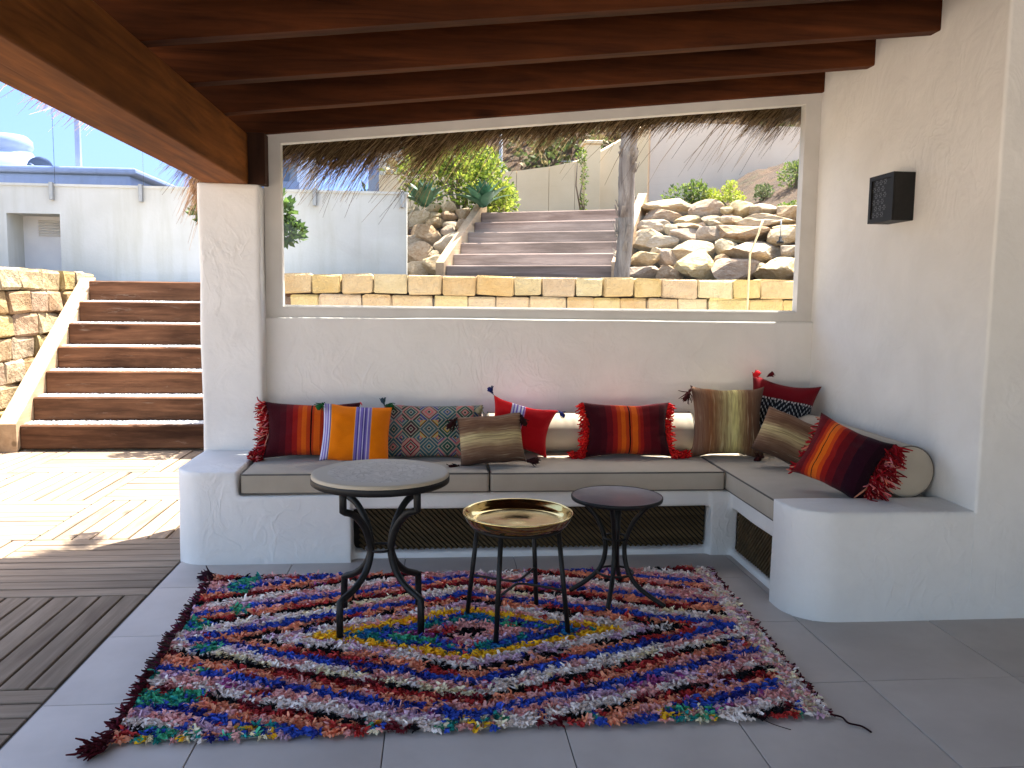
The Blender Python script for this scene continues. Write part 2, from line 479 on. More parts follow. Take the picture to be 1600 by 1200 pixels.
far = MB()
for x0, x1, y0, y1 in ((-6.4, -1.378-DP*3, -4.4, 7.93), (-1.378-DP*3, -1.378, -4.4, 0.17)):
    y = y0
    while y < y1-.05:
        far.box(x0+.003, x1-.003, y+.006, min(y+pw, y1)-.006, -.05, -.0135); y += pw
kind(far.build('distant_slats', M['deck_x'], deck), 'stuff')
# upper garden terrain
ST_A = R(25); SCOS, SSIN = math.cos(ST_A), math.sin(ST_A)
S0 = (0.077, 11.5)
def sstep(a, b, x):
    t = min(1, max(0, (x-a)/(b-a))); return t*t*(3-2*t)
def along(x, y): return (y-S0[1])*SCOS+(x-S0[0])*SSIN
def terr(x, y):
    s = along(x, y)
    z = 1.54+0.17*sstep(7, 11, y)*sstep(-2.2, -.4, x)
    z += 0.86*min(1, max(0, (s-0.34)/1.25))
    if s > 1.6: z += (s-1.6)*0.115
    z += 0.95*sstep(5.0, 7.4, x)*sstep(10.5, 13.5, y)*(1-sstep(18, 20, y))
    hill = sstep(-4, 3, x-(y-25)*0.04)
    if y > 20: z += (y-20)*0.5*hill*sstep(20, 26, y)
    z += (0.06*noise.noise(Vector((x*.8, y*.8, 0)))+.09*noise.noise(Vector((x*2.1, y*2.1, 4)))*sstep(4.8, 6, x))*sstep(12.5, 14, y)+0.5*noise.noise(Vector((x*.12, y*.12, 3)))*sstep(21, 27, y)
    return z
def grid(x0, x1, nx, y0, y1, ny):
    mb = MB(); vs = []; fs = []
    for j in range(ny+1):
        y = y0+(y1-y0)*j/ny
        for i in range(nx+1):
            x = x0+(x1-x0)*i/nx; vs.append((x, y, terr(x, y)))
    for j in range(ny):
        for i in range(nx):
            a = j*(nx+1)+i; fs.append((a, a+1, a+nx+2, a+nx+1))
    return vs, fs
tb = MB()
tb.add(*grid(-1.25, 14, 61, 6.72, 9.82, 12))
tb.add(*grid(-12, -4.05, 16, 7.0, 9.82, 8))
tb.add(*grid(-12, 14, 104, 9.82, 24, 70))
tb.add(*grid(-40, 60, 60, 24, 90, 50))
terrain = tb.build('terrain', M['soil'], smooth=True); kind(terrain, 'structure')
paveb = MB().box(-4.0, -1.0, 9.86, 10.99, 1.40, 1.57)
kind(paveb.build('path', mat_plain('pale_path', (0.5, 0.47, 0.42, 1), (0.6, 0.57, 0.52, 1), 6, 0.9), origin=(0, 0, 0)), 'structure')

# ================================================================== PATIO SHELL
# back wall below the window
bw = MB().box(-1.2, 2.6, 5.22, 5.40, -0.05, 1.305)
back_wall = remesh(bw, 'back_wall', M['plaster'], None, 0.02, 2, 0.006, 2.2)
tag(back_wall, 'low white plastered wall below the big window, behind the bench', 'wall')
# column at the left end
cb = MB().prism(rounded(-1.388, -1.032, 5.115, 5.47, 0.012, {'ll', 'lr'}), 0.3, 2.078)
column = remesh(cb, 'column', M['plaster'], None, 0.0125, 3, 0.007, 2.5, (-1.21, 5.29, 0.3))
tag(column, 'square white plastered column under the end of the big beam', 'column')
# side wall of the house
sw = MB().prism(rounded(2.42, 6.0, 3.489, 5.5, 0.014, {'ll'}), 0.492, 3.15)
sw.prism([(2.4203, 3.4893), (6.0, 3.4893), (6.0, 5.5), (2.4203, 5.5)], -0.05, 0.492)
side_wall = sw.build('house_wall', M['plaster'])
MB().box(5.30, 5.60, -4.2, 3.45, -.05, 3.3).build('shade_wall', M['plaster'], side_wall)  # unseen wall added on the right to darken the beam's inner face
tag(side_wall, 'tall white plastered house wall carrying the black lamp and the rafter ends', 'wall')

# masonry bench
bench = thing('masonry_bench', 'white plastered built-in corner bench with rounded ends and dark lattice openings', 'bench', (0.6, 4.6, 0))
bb = MB()
bb.prism(rounded(-1.385, -1.04, 4.46, 5.30, 0.17, {'ll'}), -0.03, 0.500)
bb.box(-1.06, -0.45, 4.46, 5.30, -0.03, 0.370)
bb.box(-0.6, 2.46, 4.515, 5.30, 0.277, 0.370)
bb.box(-0.6, 1.7, 4.53, 4.70, -0.03, 0.032)
bb.box(1.548, 1.70, 4.50, 4.72, -0.03, 0.370)
bb.box(1.662, 2.46, 3.74, 4.72, 0.265, 0.370)
bb.box(1.666, 1.9, 3.74, 4.72, -0.03, 0.03)
bb.prism(rounded(1.60, 2.47, 3.49, 3.775, 0.20, {'ll'}), -0.03, 0.500)
remesh(bb, 'base', M['plaster'], bench, 0.0125, 3, 0.004, 3.0)
# lattice grilles (fine diagonal slats before a dark sheet)
def lattice(plane, a0, a1, z0, z1, d, parent):
    mb = MB(); step = 0.030; w = 0.007
    h = z1-z0; x = a0-h
    while x < a1:
        for sgn, off in ((1, 0.0),):
            # clip the slat (rising to the left) to the opening
            p0, p1 = (x+h, z0), (x, z1)
            pts = []
            for t in np.linspace(0, 1, 9):
                q = (p0[0]+(p1[0]-p0[0])*t, p0[1]+(p1[1]-p0[1])*t)
                if a0 <= q[0] <= a1: pts.append(q)
            if len(pts) >= 2:
                (ax, az), (bx, bz) = pts[0], pts[-1]
                L = math.hypot(bx-ax, bz-az); nx, nz = -(bz-az)/L*w, (bx-ax)/L*w
                q = []
                for dd in (d, d+0.012):
                    for (ux, uz) in ((ax+nx, az+nz), (ax-nx, az-nz), (bx-nx, bz-nz), (bx+nx, bz+nz)):
                        q.append((ux, dd, uz) if plane == 'y' else (dd, ux, uz))
                mb.hexa(q)
        x += step
    o = mb.build('lattice', M['lattice'], parent); kind(o, 'stuff')
    bk = MB()
    # dark sheet standing in for the shade of the hollow behind
    if plane == 'y': bk.box(a0-0.02, a1+0.02, d+0.03, d+0.045, z0-0.02, z1+0.02)
    else: bk.box(d+0.03, d+0.045, a0-0.02, a1+0.02, z0-0.02, z1+0.02)
    bk.build('backing', M['dark'], parent)
lattice('y', -0.445, 1.545, 0.034, 0.275, 4.585, bench)
lattice('x', 3.780, 4.50, 0.032, 0.263, 1.692, bench)

# ------------------------------------------------ window
zt = lambda x: 2.39+(x+1.0)*(2.742-2.39)/3.42      # sloping head
win = thing('picture_window', 'wide fixed window with a sloping head and pale grey frame above the bench', 'window', (0.7, 5.26, 1.305))
YF0, YF1 = 5.245, 5.315
def bar(pts2, name, y0=YF0, y1=YF1):
    mb = MB(); mb.hexa([(x, y0, z) for x, z in pts2[:2]]+[(x, y1, z) for x, z in (pts2[1], pts2[0])]+[(x, y0, z) for x, z in (pts2[3], pts2[2])]+[(x, y1, z) for x, z in (pts2[2], pts2[3])])
    return mb.build(name, M['frame'], win)
xa, xb, wl, wr = -1.03, 2.42, 0.10, 0.10
zb0, zb1 = 1.300, 1.362
bar([(xa, zb0), (xb, zb0), (xb, zb1), (xa, zb1)], 'frame')
hd = 0.06
bar([(xa, zt(xa)-hd), (xb, zt(xb)-hd), (xb, zt(xb)), (xa, zt(xa))], 'frame')
bar([(xa, zb1), (xa+wl, zb1), (xa+wl, zt(xa+wl)-hd), (xa, zt(xa)-hd)], 'frame')
bar([(xb-wr, zb1), (xb, zb1), (xb, zt(xb)-hd), (xb-wr, zt(xb-wr)-hd)], 'frame')
# slim glazing bead set slightly behind
gb = MB()
e = 0.012
for (x0, x1, z0, z1, z2, z3) in ((xa+wl, xb-wr, zb1, zb1, zb1+e, zb1+e),):
    gb.hexa([(x0, 5.272, z0), (x1, 5.272, z0), (x1, 5.29, z0), (x0, 5.29, z0), (x0, 5.272, z2), (x1, 5.272, z2), (x1, 5.29, z2), (x0, 5.29, z2)])
gb.build('bead', mat_plain('white_bead', (0.6, 0.6, 0.6, 1), (0.7, 0.7, 0.7, 1)), win)
pb = MB().add([(xa+wl-.01, 5.285, zb1-.01), (xb-wr+.01, 5.285, zb1-.01), (xb-wr+.01, 5.285, zt(xb-wr)-hd+.01), (xa+wl-.01, 5.285, zt(xa+wl)-hd+.01)], [(0, 1, 2, 3)])
pb.build('pane', M['glass'], win)

# ------------------------------------------------ pergola roof
roof = thing('pergola_roof', 'dark stained timber roof with rafters, a heavy edge beam and a thatched top', 'roof', (0.6, 3, 2.37))
SL = 0.1045
zr = lambda x: 2.372+(x+1.1)*SL
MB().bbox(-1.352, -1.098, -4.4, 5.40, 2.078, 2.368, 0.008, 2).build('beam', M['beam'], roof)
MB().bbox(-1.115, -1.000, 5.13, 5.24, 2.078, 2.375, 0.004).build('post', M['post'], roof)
def slanted(x0, x1, y0, y1, d0, d1, cham=0.0):
    p = [(x0, y0, zr(x0)+d0), (x1, y0, zr(x1)+d0), (x1, y1, zr(x1)+d0), (x0, y1, zr(x0)+d0),
         (x0, y0, zr(x0)+d1), (x1, y0, zr(x1)+d1), (x1, y1, zr(x1)+d1), (x0, y1, zr(x0)+d1)]
    bm = bmesh.new(); vv = [bm.verts.new(q) for q in p]
    for f in [(3,2,1,0),(4,5,6,7),(0,1,5,4),(1,2,6,5),(2,3,7,6),(3,0,4,7)]: bm.faces.new([vv[i] for i in f])
    bmesh.ops.bevel(bm, geom=bm.edges[:], offset=0.005, segments=1, affect='EDGES')
    bm.verts.index_update(); mb = MB()
    mb.add([q.co[:] for q in bm.verts], [[q.index for q in f.verts] for f in bm.faces]); bm.free(); return mb
for yk in (5.215, 4.605, 3.992, 3.37, 2.75, 2.13, 1.51, 0.89, 0.27, -0.35, -0.97, -1.6, -2.2, -2.9, -3.6):
    x1 = 2.50 if yk > 3.45 else 5.3
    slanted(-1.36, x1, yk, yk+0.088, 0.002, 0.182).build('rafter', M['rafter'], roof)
slanted(-1.95, 5.3, -4.4, 5.36, 0.184, 0.21).build('ceiling_panel', M['ceiling'], roof)  # roof carried on behind the camera to cut front light at the ceiling
M['thatch'] = mat_attr('dry_thatch', 0.9, 0.35, 0.0)
def strands(specs, name, parent, col_a, col_b, width=0.0035):
    """specs: iterable of (root, direction, length, droop)"""
    vs = []; fs = []; cs = []
    for root, d, L, droop in specs:
        d = Vector(d).normalized(); side = d.cross(Vector((random.uniform(-1, 1), random.uniform(-1, 1), random.uniform(-.3, 1)))).normalized()
        o = len(vs); nseg = 4; p = Vector(root); step = L/nseg
        k = random.random()**1.6; c = [col_a[i]+(col_b[i]-col_a[i])*k for i in range(3)]
        for s in range(nseg+1):
            w = width*(1-0.75*s/nseg)
            vs.append((p+side*w)[:]); vs.append((p-side*w)[:]); cs += [(*c, 1), (*c, 1)]
            if s < nseg: fs.append((o+2*s, o+2*s+1, o+2*s+3, o+2*s+2))
            dd = (d+Vector((0, 0, -droop*(s+1)/nseg))+Vector((random.gauss(0, .07), random.gauss(0, .07), random.gauss(0, .07)))).normalized()
            p = p+dd*step
    mb = MB(); mb.v = vs; mb.f = fs; mb.c = cs
    return mb.build(name, M['thatch'], parent)
sp = []
def clumpy(x): return 0.5+0.5*noise.noise(Vector((x*2.3, 4.2, 1.7)))
KNOT = [(-2.2, .15), (-1.4, .25), (-.95, .12), (-.75, .26), (-.5, .38), (-.35, .14), (-.22, .03), (-.05, .50), (.08, .26), (.35, .14), (.7, .26), (.95, .12), (1.25, .20), (1.5, .10), (1.85, .08), (2.1, .34), (2.35, .12), (2.6, .30), (3.4, .2)]
def droop(x):
    for (a, p), (b, q) in zip(KNOT, KNOT[1:]):
        if a <= x <= b: return p+(q-p)*(x-a)/(b-a)
    return .2
for i in range(30000):
    x = random.uniform(-1.36, 3.4)
    k2 = 0.5+0.5*noise.noise(Vector((x*9.0, 1.2, 8.7)))
    D = droop(x-.25)*(.5+1.1*k2)*(1 if x < .2 else .75)
    y = random.uniform(5.335, 5.43); z = zr(x)+random.uniform(-0.02, 0.20)
    L = random.uniform(0.06, 0.16)+D*random.betavariate(1.3, 1.6)*1.5
    sp.append(((x, y, z), (-0.8+random.gauss(0, .16), 0.14+random.gauss(0, .09), -0.34+random.gauss(0, .19)), L, random.uniform(0.2, 0.9)))
for i in range(160):     # long stragglers
    x = random.uniform(-1.0, 2.9); sp.append(((x, random.uniform(5.36, 5.44), zr(x)+.05), (-0.8, 0.15, -0.5+random.gauss(0, .2)), random.uniform(.35, .7), random.uniform(.3, 1.0)))
kind(strands(sp, 'thatch_eave', roof, (0.045, 0.024, 0.012), (0.40, 0.27, 0.14)), 'stuff')
sp = []
for i in range(750):
    y = random.uniform(2.4, 5.3); z = zr(-1.95)+random.uniform(0.17, 0.3)
    sp.append(((-1.96+random.uniform(-.03, .03), y, z), (-0.75+random.gauss(0, .2), random.gauss(0.1, .25), -0.25+random.gauss(0, .15)), random.uniform(.08, .22), random.uniform(.2, .8)))
for i in range(420):      # ragged tuft hanging beside the column
    y = random.gauss(5.62, .07)
    sp.append(((-1.40+random.gauss(0, .035), y, 2.34+random.uniform(-.1, .1)), (-0.42+random.gauss(0, .16), 0.1, -0.85), random.uniform(.18, .42)*(1+.5*(random.random() < .12)), 0.35))
kind(strands(sp, 'thatch_edge', roof, (0.30, 0.17, 0.09), (0.62, 0.44, 0.30), 0.003), 'stuff')
# thatch body on top of the ceiling panel
MB().hexa([(-1.98, -4.4, zr(-1.98)+.215), (5.3, -4.4, zr(5.3)+.215), (5.3, 5.42, zr(5.3)+.215), (-1.98, 5.42, zr(-1.98)+.215),
           (-1.93, -4.4, zr(-1.93)+.34), (5.3, -4.4, zr(5.3)+.34), (5.3, 5.36, zr(5.3)+.34), (-1.93, 5.36, zr(-1.93)+.34)]).build('thatch_body', mat_plain('thatch_mass', (0.2, 0.13, 0.07, 1), (0.38, 0.27, 0.16, 1), 30, 0.95, 0.8, 60, 0.05), roof)

# ================================================================== WALL LAMP
lamp = thing('wall_lamp', 'black square pierced metal lantern on the white side wall', 'lamp', (2.42, 4.25, 1.97))
lx0, lx1, ly0, ly1, lz0, lz1 = 2.305, 2.42, 4.13, 4.37, 1.85, 2.093
MB().bbox(lx0+.006, lx1, ly0, ly1, lz0, lz1, .003).build('body', M['lampmetal'], lamp)
fr = MB()
for a, b, c_, d in ((ly0, ly1, lz0, lz0+.022), (ly0, ly1, lz1-.022, lz1), (ly0, ly0+.03, lz0+.022, lz1-.022), (ly1-.022, ly1, lz0+.022, lz1-.022)):
    fr.box(lx0-.002, lx0+.005, a, b, c_, d)
fr.build('frame', M['lampmetal'], lamp)
pm_ = MB()
for i in range(3):
    for j in range(6):
        cy = ly1-.045-i*.042-(j % 2)*.021; cz = lz0+.040+j*.033
        for k in range(6):          # cut-outs drawn as six flat grey petals
            a = k*math.pi/3
            q = [(lx0+.004, cy+math.cos(a+u)*r_, cz+math.sin(a+u)*r_) for u, r_ in ((0, .0045), (.32, .0105), (0, .0175), (-.32, .0105))]
            pm_.add(q, [(0, 1, 2, 3)])
kind(pm_.build('pierced_pattern', mat_plain('lamp_grey_glass', (0.10, 0.10, 0.10, 1), (0.2, 0.2, 0.19, 1), 80, 0.3, 0), lamp), 'stuff')

# ================================================================== SEAT CUSHIONS AND BOLSTERS
def cushion(name, x0, x1, y0, y1, z0, z1, label):
    t = thing(name, label, 'cushion', ((x0+x1)/2, (y0+y1)/2, z0), 'seat cushions')
    mb = MB().bbox(x0, x1, y0, y1, z0, z1, 0.016, 3)
    bm = bmesh.new(); me = mb.mesh('t'); bm.from_mesh(me); bpy.data.meshes.remove(me)
    big = [e for e in bm.edges if e.calc_length() > 0.3]
    bmesh.ops.subdivide_edges(bm, edges=big, cuts=14, use_grid_fill=True)
    for v in bm.verts:
        if v.co.z > z1-0.004:
            u = (v.co.x-x0)/(x1-x0); w = (v.co.y-y0)/(y1-y0)
            v.co.z += 0.009*math.sin(math.pi*min(max(u, 0), 1))**.5*math.sin(math.pi*min(max(w, 0), 1))**.5+0.004*noise.noise(v.co*4)
        elif v.co.z < z1-.02 and v.co.z > z0+.02:
            v.co += noise.noise_vector(v.co*5)*0.002
    me = bpy.data.meshes.new('cover'); 
    c = wloc(t)
    for v in bm.verts: v.co -= c
    bm.to_mesh(me); bm.free(); me.materials.append(M['canvas'])
    me.polygons.foreach_set('use_smooth', [True]*len(me.polygons))
    link('cover', me, t)
    r = 0.0045
    for zz in (z1-0.006, z0+0.008):
        q = 0.008
        pp = MB().tube([(x0+q, y0+q-.004, zz), (x1-q, y0+q-.004, zz), (x1-q+.004, y0+q, zz), (x1-q+.004, y1-q, zz), (x1-q, y1-q+.004, zz), (x0+q, y1-q+.004, zz), (x0+q-.004, y1-q, zz), (x0+q-.004, y0+q, zz)], r, 6, True)
        pp.build('piping', M['piping'], t, True)
    return t
cushion('seat_cushion', -1.028, 0.292, 4.475, 5.20, 0.373, 0.487, 'long taupe seat cushion on the window bench, nearest the column')
cushion('seat_cushion', 0.300, 1.612, 4.475, 5.20, 0.373, 0.485, 'long taupe seat cushion in the middle of the bench, under the red pompom pillow')
cushion('seat_cushion', 1.620, 2.405, 3.785, 5.20, 0.373, 0.485, 'taupe seat cushion running along the house wall at the bench corner')

def bolster(p0, p1, r, label):
    p0 = Vector(p0); p1 = Vector(p1); d = (p1-p0).normalized(); L = (p1-p0).length
    t = thing('bolster', label, 'bolster', p0, 'round bolsters')
    prof = [(0, 0.001), (r*.5, 0.0), (r*.86, 0.0), (r*.96, 0.004), (r, 0.014)]
    n = 18
    body = prof+[(r*(1+0.006*math.sin(i*2.1)), 0.014+(L-0.028)*i/n) for i in range(1, n)]+[(a, L-b) for a, b in reversed(prof)]
    mb = MB().lathe(body, (0, 0, 0), 36)
    q = Vector((0, 0, 1)).rotation_difference(d)
    mb.v = [tuple(p0+q @ Vector(v)) for v in mb.v]
    mb.build('cover', M['canvas'], t, True)
    for s in (0.010, L-0.010):
        ring = [p0+q @ Vector((r*.985*math.cos(a), r*.985*math.sin(a), s)) for a in np.linspace(0, 2*math.pi, 40, endpoint=False)]
        MB().tube(ring, 0.0045, 6, True).build('piping', M['piping'], t, True)
bolster((-1.0, 5.085, 0.613), (0.29, 5.085, 0.613), 0.122, 'taupe bolster against the window wall behind the pillows nearest the column')
bolster((0.31, 5.085, 0.613), (1.595, 5.085, 0.613), 0.122, 'taupe bolster against the window wall behind the red pompom pillow')
bolster((2.285, 3.80, 0.617), (2.285, 4.93, 0.617), 0.128, 'taupe bolster along the house wall with its round end towards the front')

# ================================================================== PILLOWS
def pillow_mesh(w, h, t, mt, pinch=0.07, seed=0, n=26):
    vs = []; fs = []; uv = []
    for side in (-1, 1):
        o = len(vs)
        for j in range(n+1):
            for i in range(n+1):
                u = -1+2*i/n; v = -1+2*j/n
                x = u*(1-pinch*(1-v*v)*abs(u)**1.5); z = v*(1-pinch*(1-u*u)*abs(v)**1.5)
                th = ((1-abs(u)**2.6)*(1-abs(v)**2.6))
                th = max(th, 0)**0.55
                wr = noise.noise(Vector((x*2.6+seed, z*2.6, side*3)))*0.10+noise.noise(Vector((x*6+seed, z*6, side*3)))*0.05
                cr = .05*math.sin((abs(u)-abs(v))*9+seed)*max(0, abs(u)*abs(v)-.12)*2.2
                y = side*t/2*th*(1+wr*2.0+cr)
                vs.append((x*w/2, y, z*h/2+0.02*h*noise.noise(Vector((x*2, seed, 1)))))
                uv.append(((u+1)/2, (v+1)/2))
        for j in range(n):
            for i in range(n):
                a = o+j*(n+1)+i; q = (a, a+1, a+n+2, a+n+1)
                fs.append(q if side < 0 else q[::-1])
    me = bpy.data.meshes.new('cover'); me.from_pydata(vs, [], fs)
    ul = me.uv_layers.new(name='UVMap')
    for lp in me.loops: ul.data[lp.index].uv = uv[lp.vertex_index]
    bm = bmesh.new(); bm.from_mesh(me); bmesh.ops.remove_doubles(bm, verts=bm.verts[:], dist=1e-5); bm.to_mesh(me); bm.free()
    me.polygons.foreach_set('use_smooth', [True]*len(me.polygons)); me.materials.append(mt); me.update()
    return me

def cloth_base(t, rough=0.92):
    t.p(Roughness=rough); t.b.inputs['Specular IOR Level'].default_value = 0.08
    t.b.inputs['Sheen Weight'].default_value = 0.06
def uvs(t):
    tc = t.n('TexCoord'); sp_ = t.n('SeparateXYZ'); t.set(sp_.inputs[0], tc.outputs['UV'])
    return tc.outputs['UV'], sp_.outputs[0], sp_.outputs[1]
def weave(t, uv, c, amt=0.25, sx=60, sy=160):
    mp = t.n('Mapping'); mp.inputs['Scale'].default_value = (sx, sy, 1); t.set(mp.inputs[0], uv)
    n1 = t.noise(mp.outputs[0], 1.0, 3)
    h = t.n('HueSaturation'); t.set(h.inputs['Color'], c); t.set(h.inputs['Value'], t.math('MULTIPLY_ADD', n1, 2*amt, 1-amt))
    wv = t.n('TexWave'); t.set(wv.inputs['Vector'], uv); wv.inputs['Scale'].default_value = 34; wv.inputs['Distortion'].default_value = 1.5
    t.bump(t.math('ADD', n1, t.math('MULTIPLY', wv.outputs['Fac'], .5)), 0.6, 0.005)
    return h.outputs[0]
def mat_stripes(name, stops, axis='u', interp='CONSTANT', streak=0.25, sx=60, sy=160, wob=0.0):
    t = NT(name); cloth_base(t); uv, u, v = uvs(t)
    f = u if axis == 'u' else v
    if wob:
        mp = t.n('Mapping'); mp.inputs['Scale'].default_value = (4, 30, 1) if axis == 'v' else (30, 4, 1); t.set(mp.inputs[0], uv)
        f = t.math('ADD', f, t.math('MULTIPLY', t.math('SUBTRACT', t.noise(mp.outputs[0], 1.0, 4, 0.7), 0.5), wob))
    c = t.ramp(f, stops, interp)
    if wob:     # uneven yarn-dyed lines
        m2 = t.n('Mapping'); m2.inputs['Scale'].default_value = (1.2, 26, 1) if axis == 'v' else (26, 1.2, 1); t.set(m2.inputs[0], uv)
        ln_ = t.noise(m2.outputs[0], 1.0, 3, 0.75)
        c = t.mix(t.ramp(ln_, [(.46, (0, 0, 0, 1)), (.60, (.55, .55, .55, 1))]), c, S(104, 70, 54))
        c = t.mix(t.ramp(ln_, [(.30, (.5, .5, .5, 1)), (.42, (0, 0, 0, 1))]), c, S(226, 212, 176))
    t.base(weave(t, uv, c, streak, sx, sy)); return t.m
mar, wine, red_, rorg, org, blk = S(62, 12, 22), S(104, 18, 26), S(146, 28, 24), S(186, 62, 22), S(214, 96, 24), S(32, 10, 12)
KIL = [(0, mar), (.17, S(72, 14, 24)), (.24, wine), (.31, red_), (.365, rorg), (.41, org), (.455, rorg), (.495, blk), (.508, rorg), (.53, org), (.59, S(168, 50, 22)), (.62, red_), (.66, wine), (.74, S(84, 14, 24)), (.86, mar)]
KIL10 = [(0, wine), (.14, red_), (.19, S(196, 60, 20)), (.235, S(228, 108, 26)), (.275, blk), (.288, S(228, 108, 26)), (.35, S(206, 70, 24)), (.40, red_), (.47, wine), (.56, S(70, 14, 26)), (.68, S(42, 10, 26)), (.86, S(32, 8, 20))]
M['kilim'] = mat_stripes('kilim_stripes', KIL, 'u', streak=.22, sx=160, sy=30)
M['kilim_b'] = mat_stripes('kilim_stripes_dark', KIL10, 'u', streak=.22, sx=160, sy=30)
lil, lw, dli = S(128, 112, 190), S(205, 200, 222), S(84, 74, 150)
OR = S(242, 128, 12)
M['orange'] = mat_stripes('orange_lilac_stripes', [(0, lw), (.02, lil), (.04, lw), (.055, lil), (.08, lw), (.10, dli), (.115, S(226, 170, 90)), (.125, OR), (.47, S(230, 190, 120)), (.48, lil), (.51, dli), (.53, lw), (.545, lil), (.575, dli), (.59, lw), (.605, dli), (.63, lil), (.65, lw), (.665, lil), (.70, S(220, 180, 140)), (.71, OR)], 'u', streak=.12, sx=120, sy=40)
SAND = [(0, S(66, 48, 42)), (.16, S(116, 90, 72)), (.3, S(148, 118, 92)), (.42, S(200, 176, 132)), (.5, S(210, 190, 138)), (.56, S(216, 198, 146)), (.64, S(164, 132, 98)), (.74, S(120, 88, 68)), (.86, S(142, 106, 80)), (1, S(124, 96, 80))]
M['sand_v'] = mat_stripes('sand_stripes_across', SAND, 'v', 'LINEAR', .38, 7, 120, .15)
SANDU = [(0, S(120, 92, 78)), (.12, S(132, 100, 80)), (.25, S(140, 92, 58)), (.36, S(150, 120, 84)), (.5, S(198, 184, 128)), (.58, S(218, 210, 140)), (.66, S(184, 162, 112)), (.76, S(128, 92, 66)), (.88, S(110, 84, 66)), (1, S(70, 54, 48))]
M['sand_u'] = mat_stripes('sand_stripes_upright', SANDU, 'u', 'LINEAR', .38, 120, 5, .15)
RD = S(206, 24, 30)
M['redlilac'] = mat_stripes('red_lilac_stripes', [(0, RD), (.30, lw), (.325, lil), (.35, S(226, 224, 236)), (.375, lil), (.40, S(226, 224, 236)), (.43, lil), (.455, S(226, 224, 236)), (.48, lil), (.50, S(214, 150, 190)), (.515, S(186, 18, 28))], 'u', streak=.12, sx=100, sy=40)
def mat_diamond():
    t = NT('diamond_embroidery'); cloth_base(t); uv, u, v = uvs(t)
    def cell(n_, f, off=0.0): 
        a = t.math('ADD', t.math('MULTIPLY', f, n_), off); return t.math('ABSOLUTE', t.math('SUBTRACT', t.math('FRACT', a), .5)), t.math('FLOOR', a)
    ax, ix = cell(5.5, u); ay, iy = cell(3.0, v)
    d = t.math('ADD', ax, ay)
    ring = t.math('FRACT', t.math('MULTIPLY', d, 4.6))
    line = t.math('LESS_THAN', t.math('ABSOLUTE', t.math('SUBTRACT', ring, .5)), .17)
    wn_ = t.n('TexWhiteNoise', noise_dimensions='3D'); cx = t.n('CombineXYZ')
    t.set(cx.inputs[0], ix); t.set(cx.inputs[1], t.math('ADD', iy, t.math('MULTIPLY', t.math('FLOOR', t.math('MULTIPLY', d, 4.6)), 7.1))); t.set(cx.inputs[2], t.math('GREATER_THAN', d, .5))
    t.set(wn_.inputs['Vector'], cx.outputs[0])
    c = t.ramp(wn_.outputs['Value'], [(0, S(52, 92, 104)), (.16, S(70, 112, 118)), (.3, S(36, 78, 66)), (.42, S(190, 150, 44)), (.52, S(196, 104, 104)), (.62, S(74, 26, 40)), (.72, S(60, 70, 130)), (.82, S(150, 92, 120)), (.9, S(66, 96, 100))], 'CONSTANT')
    c = t.mix(line, c, S(158, 152, 136))
    core = t.math('LESS_THAN', d, .07); c = t.mix(core, c, S(36, 26, 30))
    t.base(weave(t, uv, c, .25, 120, 120)); return t.m
M['diamond'] = mat_diamond()
def mat_tribal():
    t = NT('tribal_band'); cloth_base(t); uv, u, v = uvs(t)
    zig = t.math('ABSOLUTE', t.math('SUBTRACT', t.math('FRACT', t.math('MULTIPLY', u, 2.4)), .5))
    q = t.math('FRACT', t.math('MULTIPLY', t.math('ADD', v, t.math('MULTIPLY', zig, .55)), 11.0))
    dots = t.math('GREATER_THAN', t.math('SINE', t.math('MULTIPLY', u, 190.0)), -0.3)
    ln = t.math('MULTIPLY', t.math('LESS_THAN', q, .33), dots)
    c = t.mix(ln, S(22, 26, 36), S(168, 172, 178))
    edge = t.math('LESS_THAN', t.math('ABSOLUTE', t.math('SUBTRACT', v, .70)), .012)
    c = t.mix(t.math('MULTIPLY', edge, t.math('GREATER_THAN', t.math('SINE', t.math('MULTIPLY', u, 130.0)), 0)), c, S(200, 190, 190))
    c = t.mix(t.math('GREATER_THAN', v, .715), c, S(112, 14, 26))
    c = t.mix(t.math('LESS_THAN', v, .12), c, S(112, 14, 26))
    t.base(weave(t, uv, c, .2, 90, 90)); return t.m
M['tribal'] = mat_tribal()
M['yarn'] = mat_attr('yarn', 0.95, 0.0)

def yarn_blob(mb, cols, p, d, L, r, col):
    """short limp strand of yarn"""
    p = Vector(p); d = Vector(d).normalized()
    path = [p]
    for k in range(3):
        d = (d+Vector((random.gauss(0, .25), random.gauss(0, .25), random.gauss(0, .25)))).normalized(); path.append(path[-1]+d*L/3)
    n0 = len(mb.v); mb.tube(path, [r, r*1.15, r, r*.6], 4); cols += [col]*(len(mb.v)-n0)
def tassel(t, p, d, L, col, r=0.012):
    """knotted tassel: head and skirt"""
    p = Vector(p); d = Vector(d).normalized(); mb = MB(); cols = []
    mb.tube([p, p+d*.012, p+d*L*.22, p+d*L*.34, p+d*L*.6, p+d*L*.92, p+d*L], [.003, .0035, r*.75, r*.55, r, r*1.05, r*.5], 8)
    cols += [col]*len(mb.v)
    side = d.orthogonal().normalized(); w = d.cross(side)
    for k in range(16):
        a = random.uniform(0, 6.28); q = p+d*L*.36+(side*math.cos(a)+w*math.sin(a))*r*.6
        yarn_blob(mb, cols, q, d+(side*math.cos(a)+w*math.sin(a))*.25, L*random.uniform(.5, .75), .0028, tuple(x*random.uniform(.7, 1.2) for x in col[:3])+(1,))
    mb.c = cols
    ob = bpy.data.objects.new('tassel', mb.mesh('tassel', M['yarn'], True)); COL.objects.link(ob); ob.parent = t
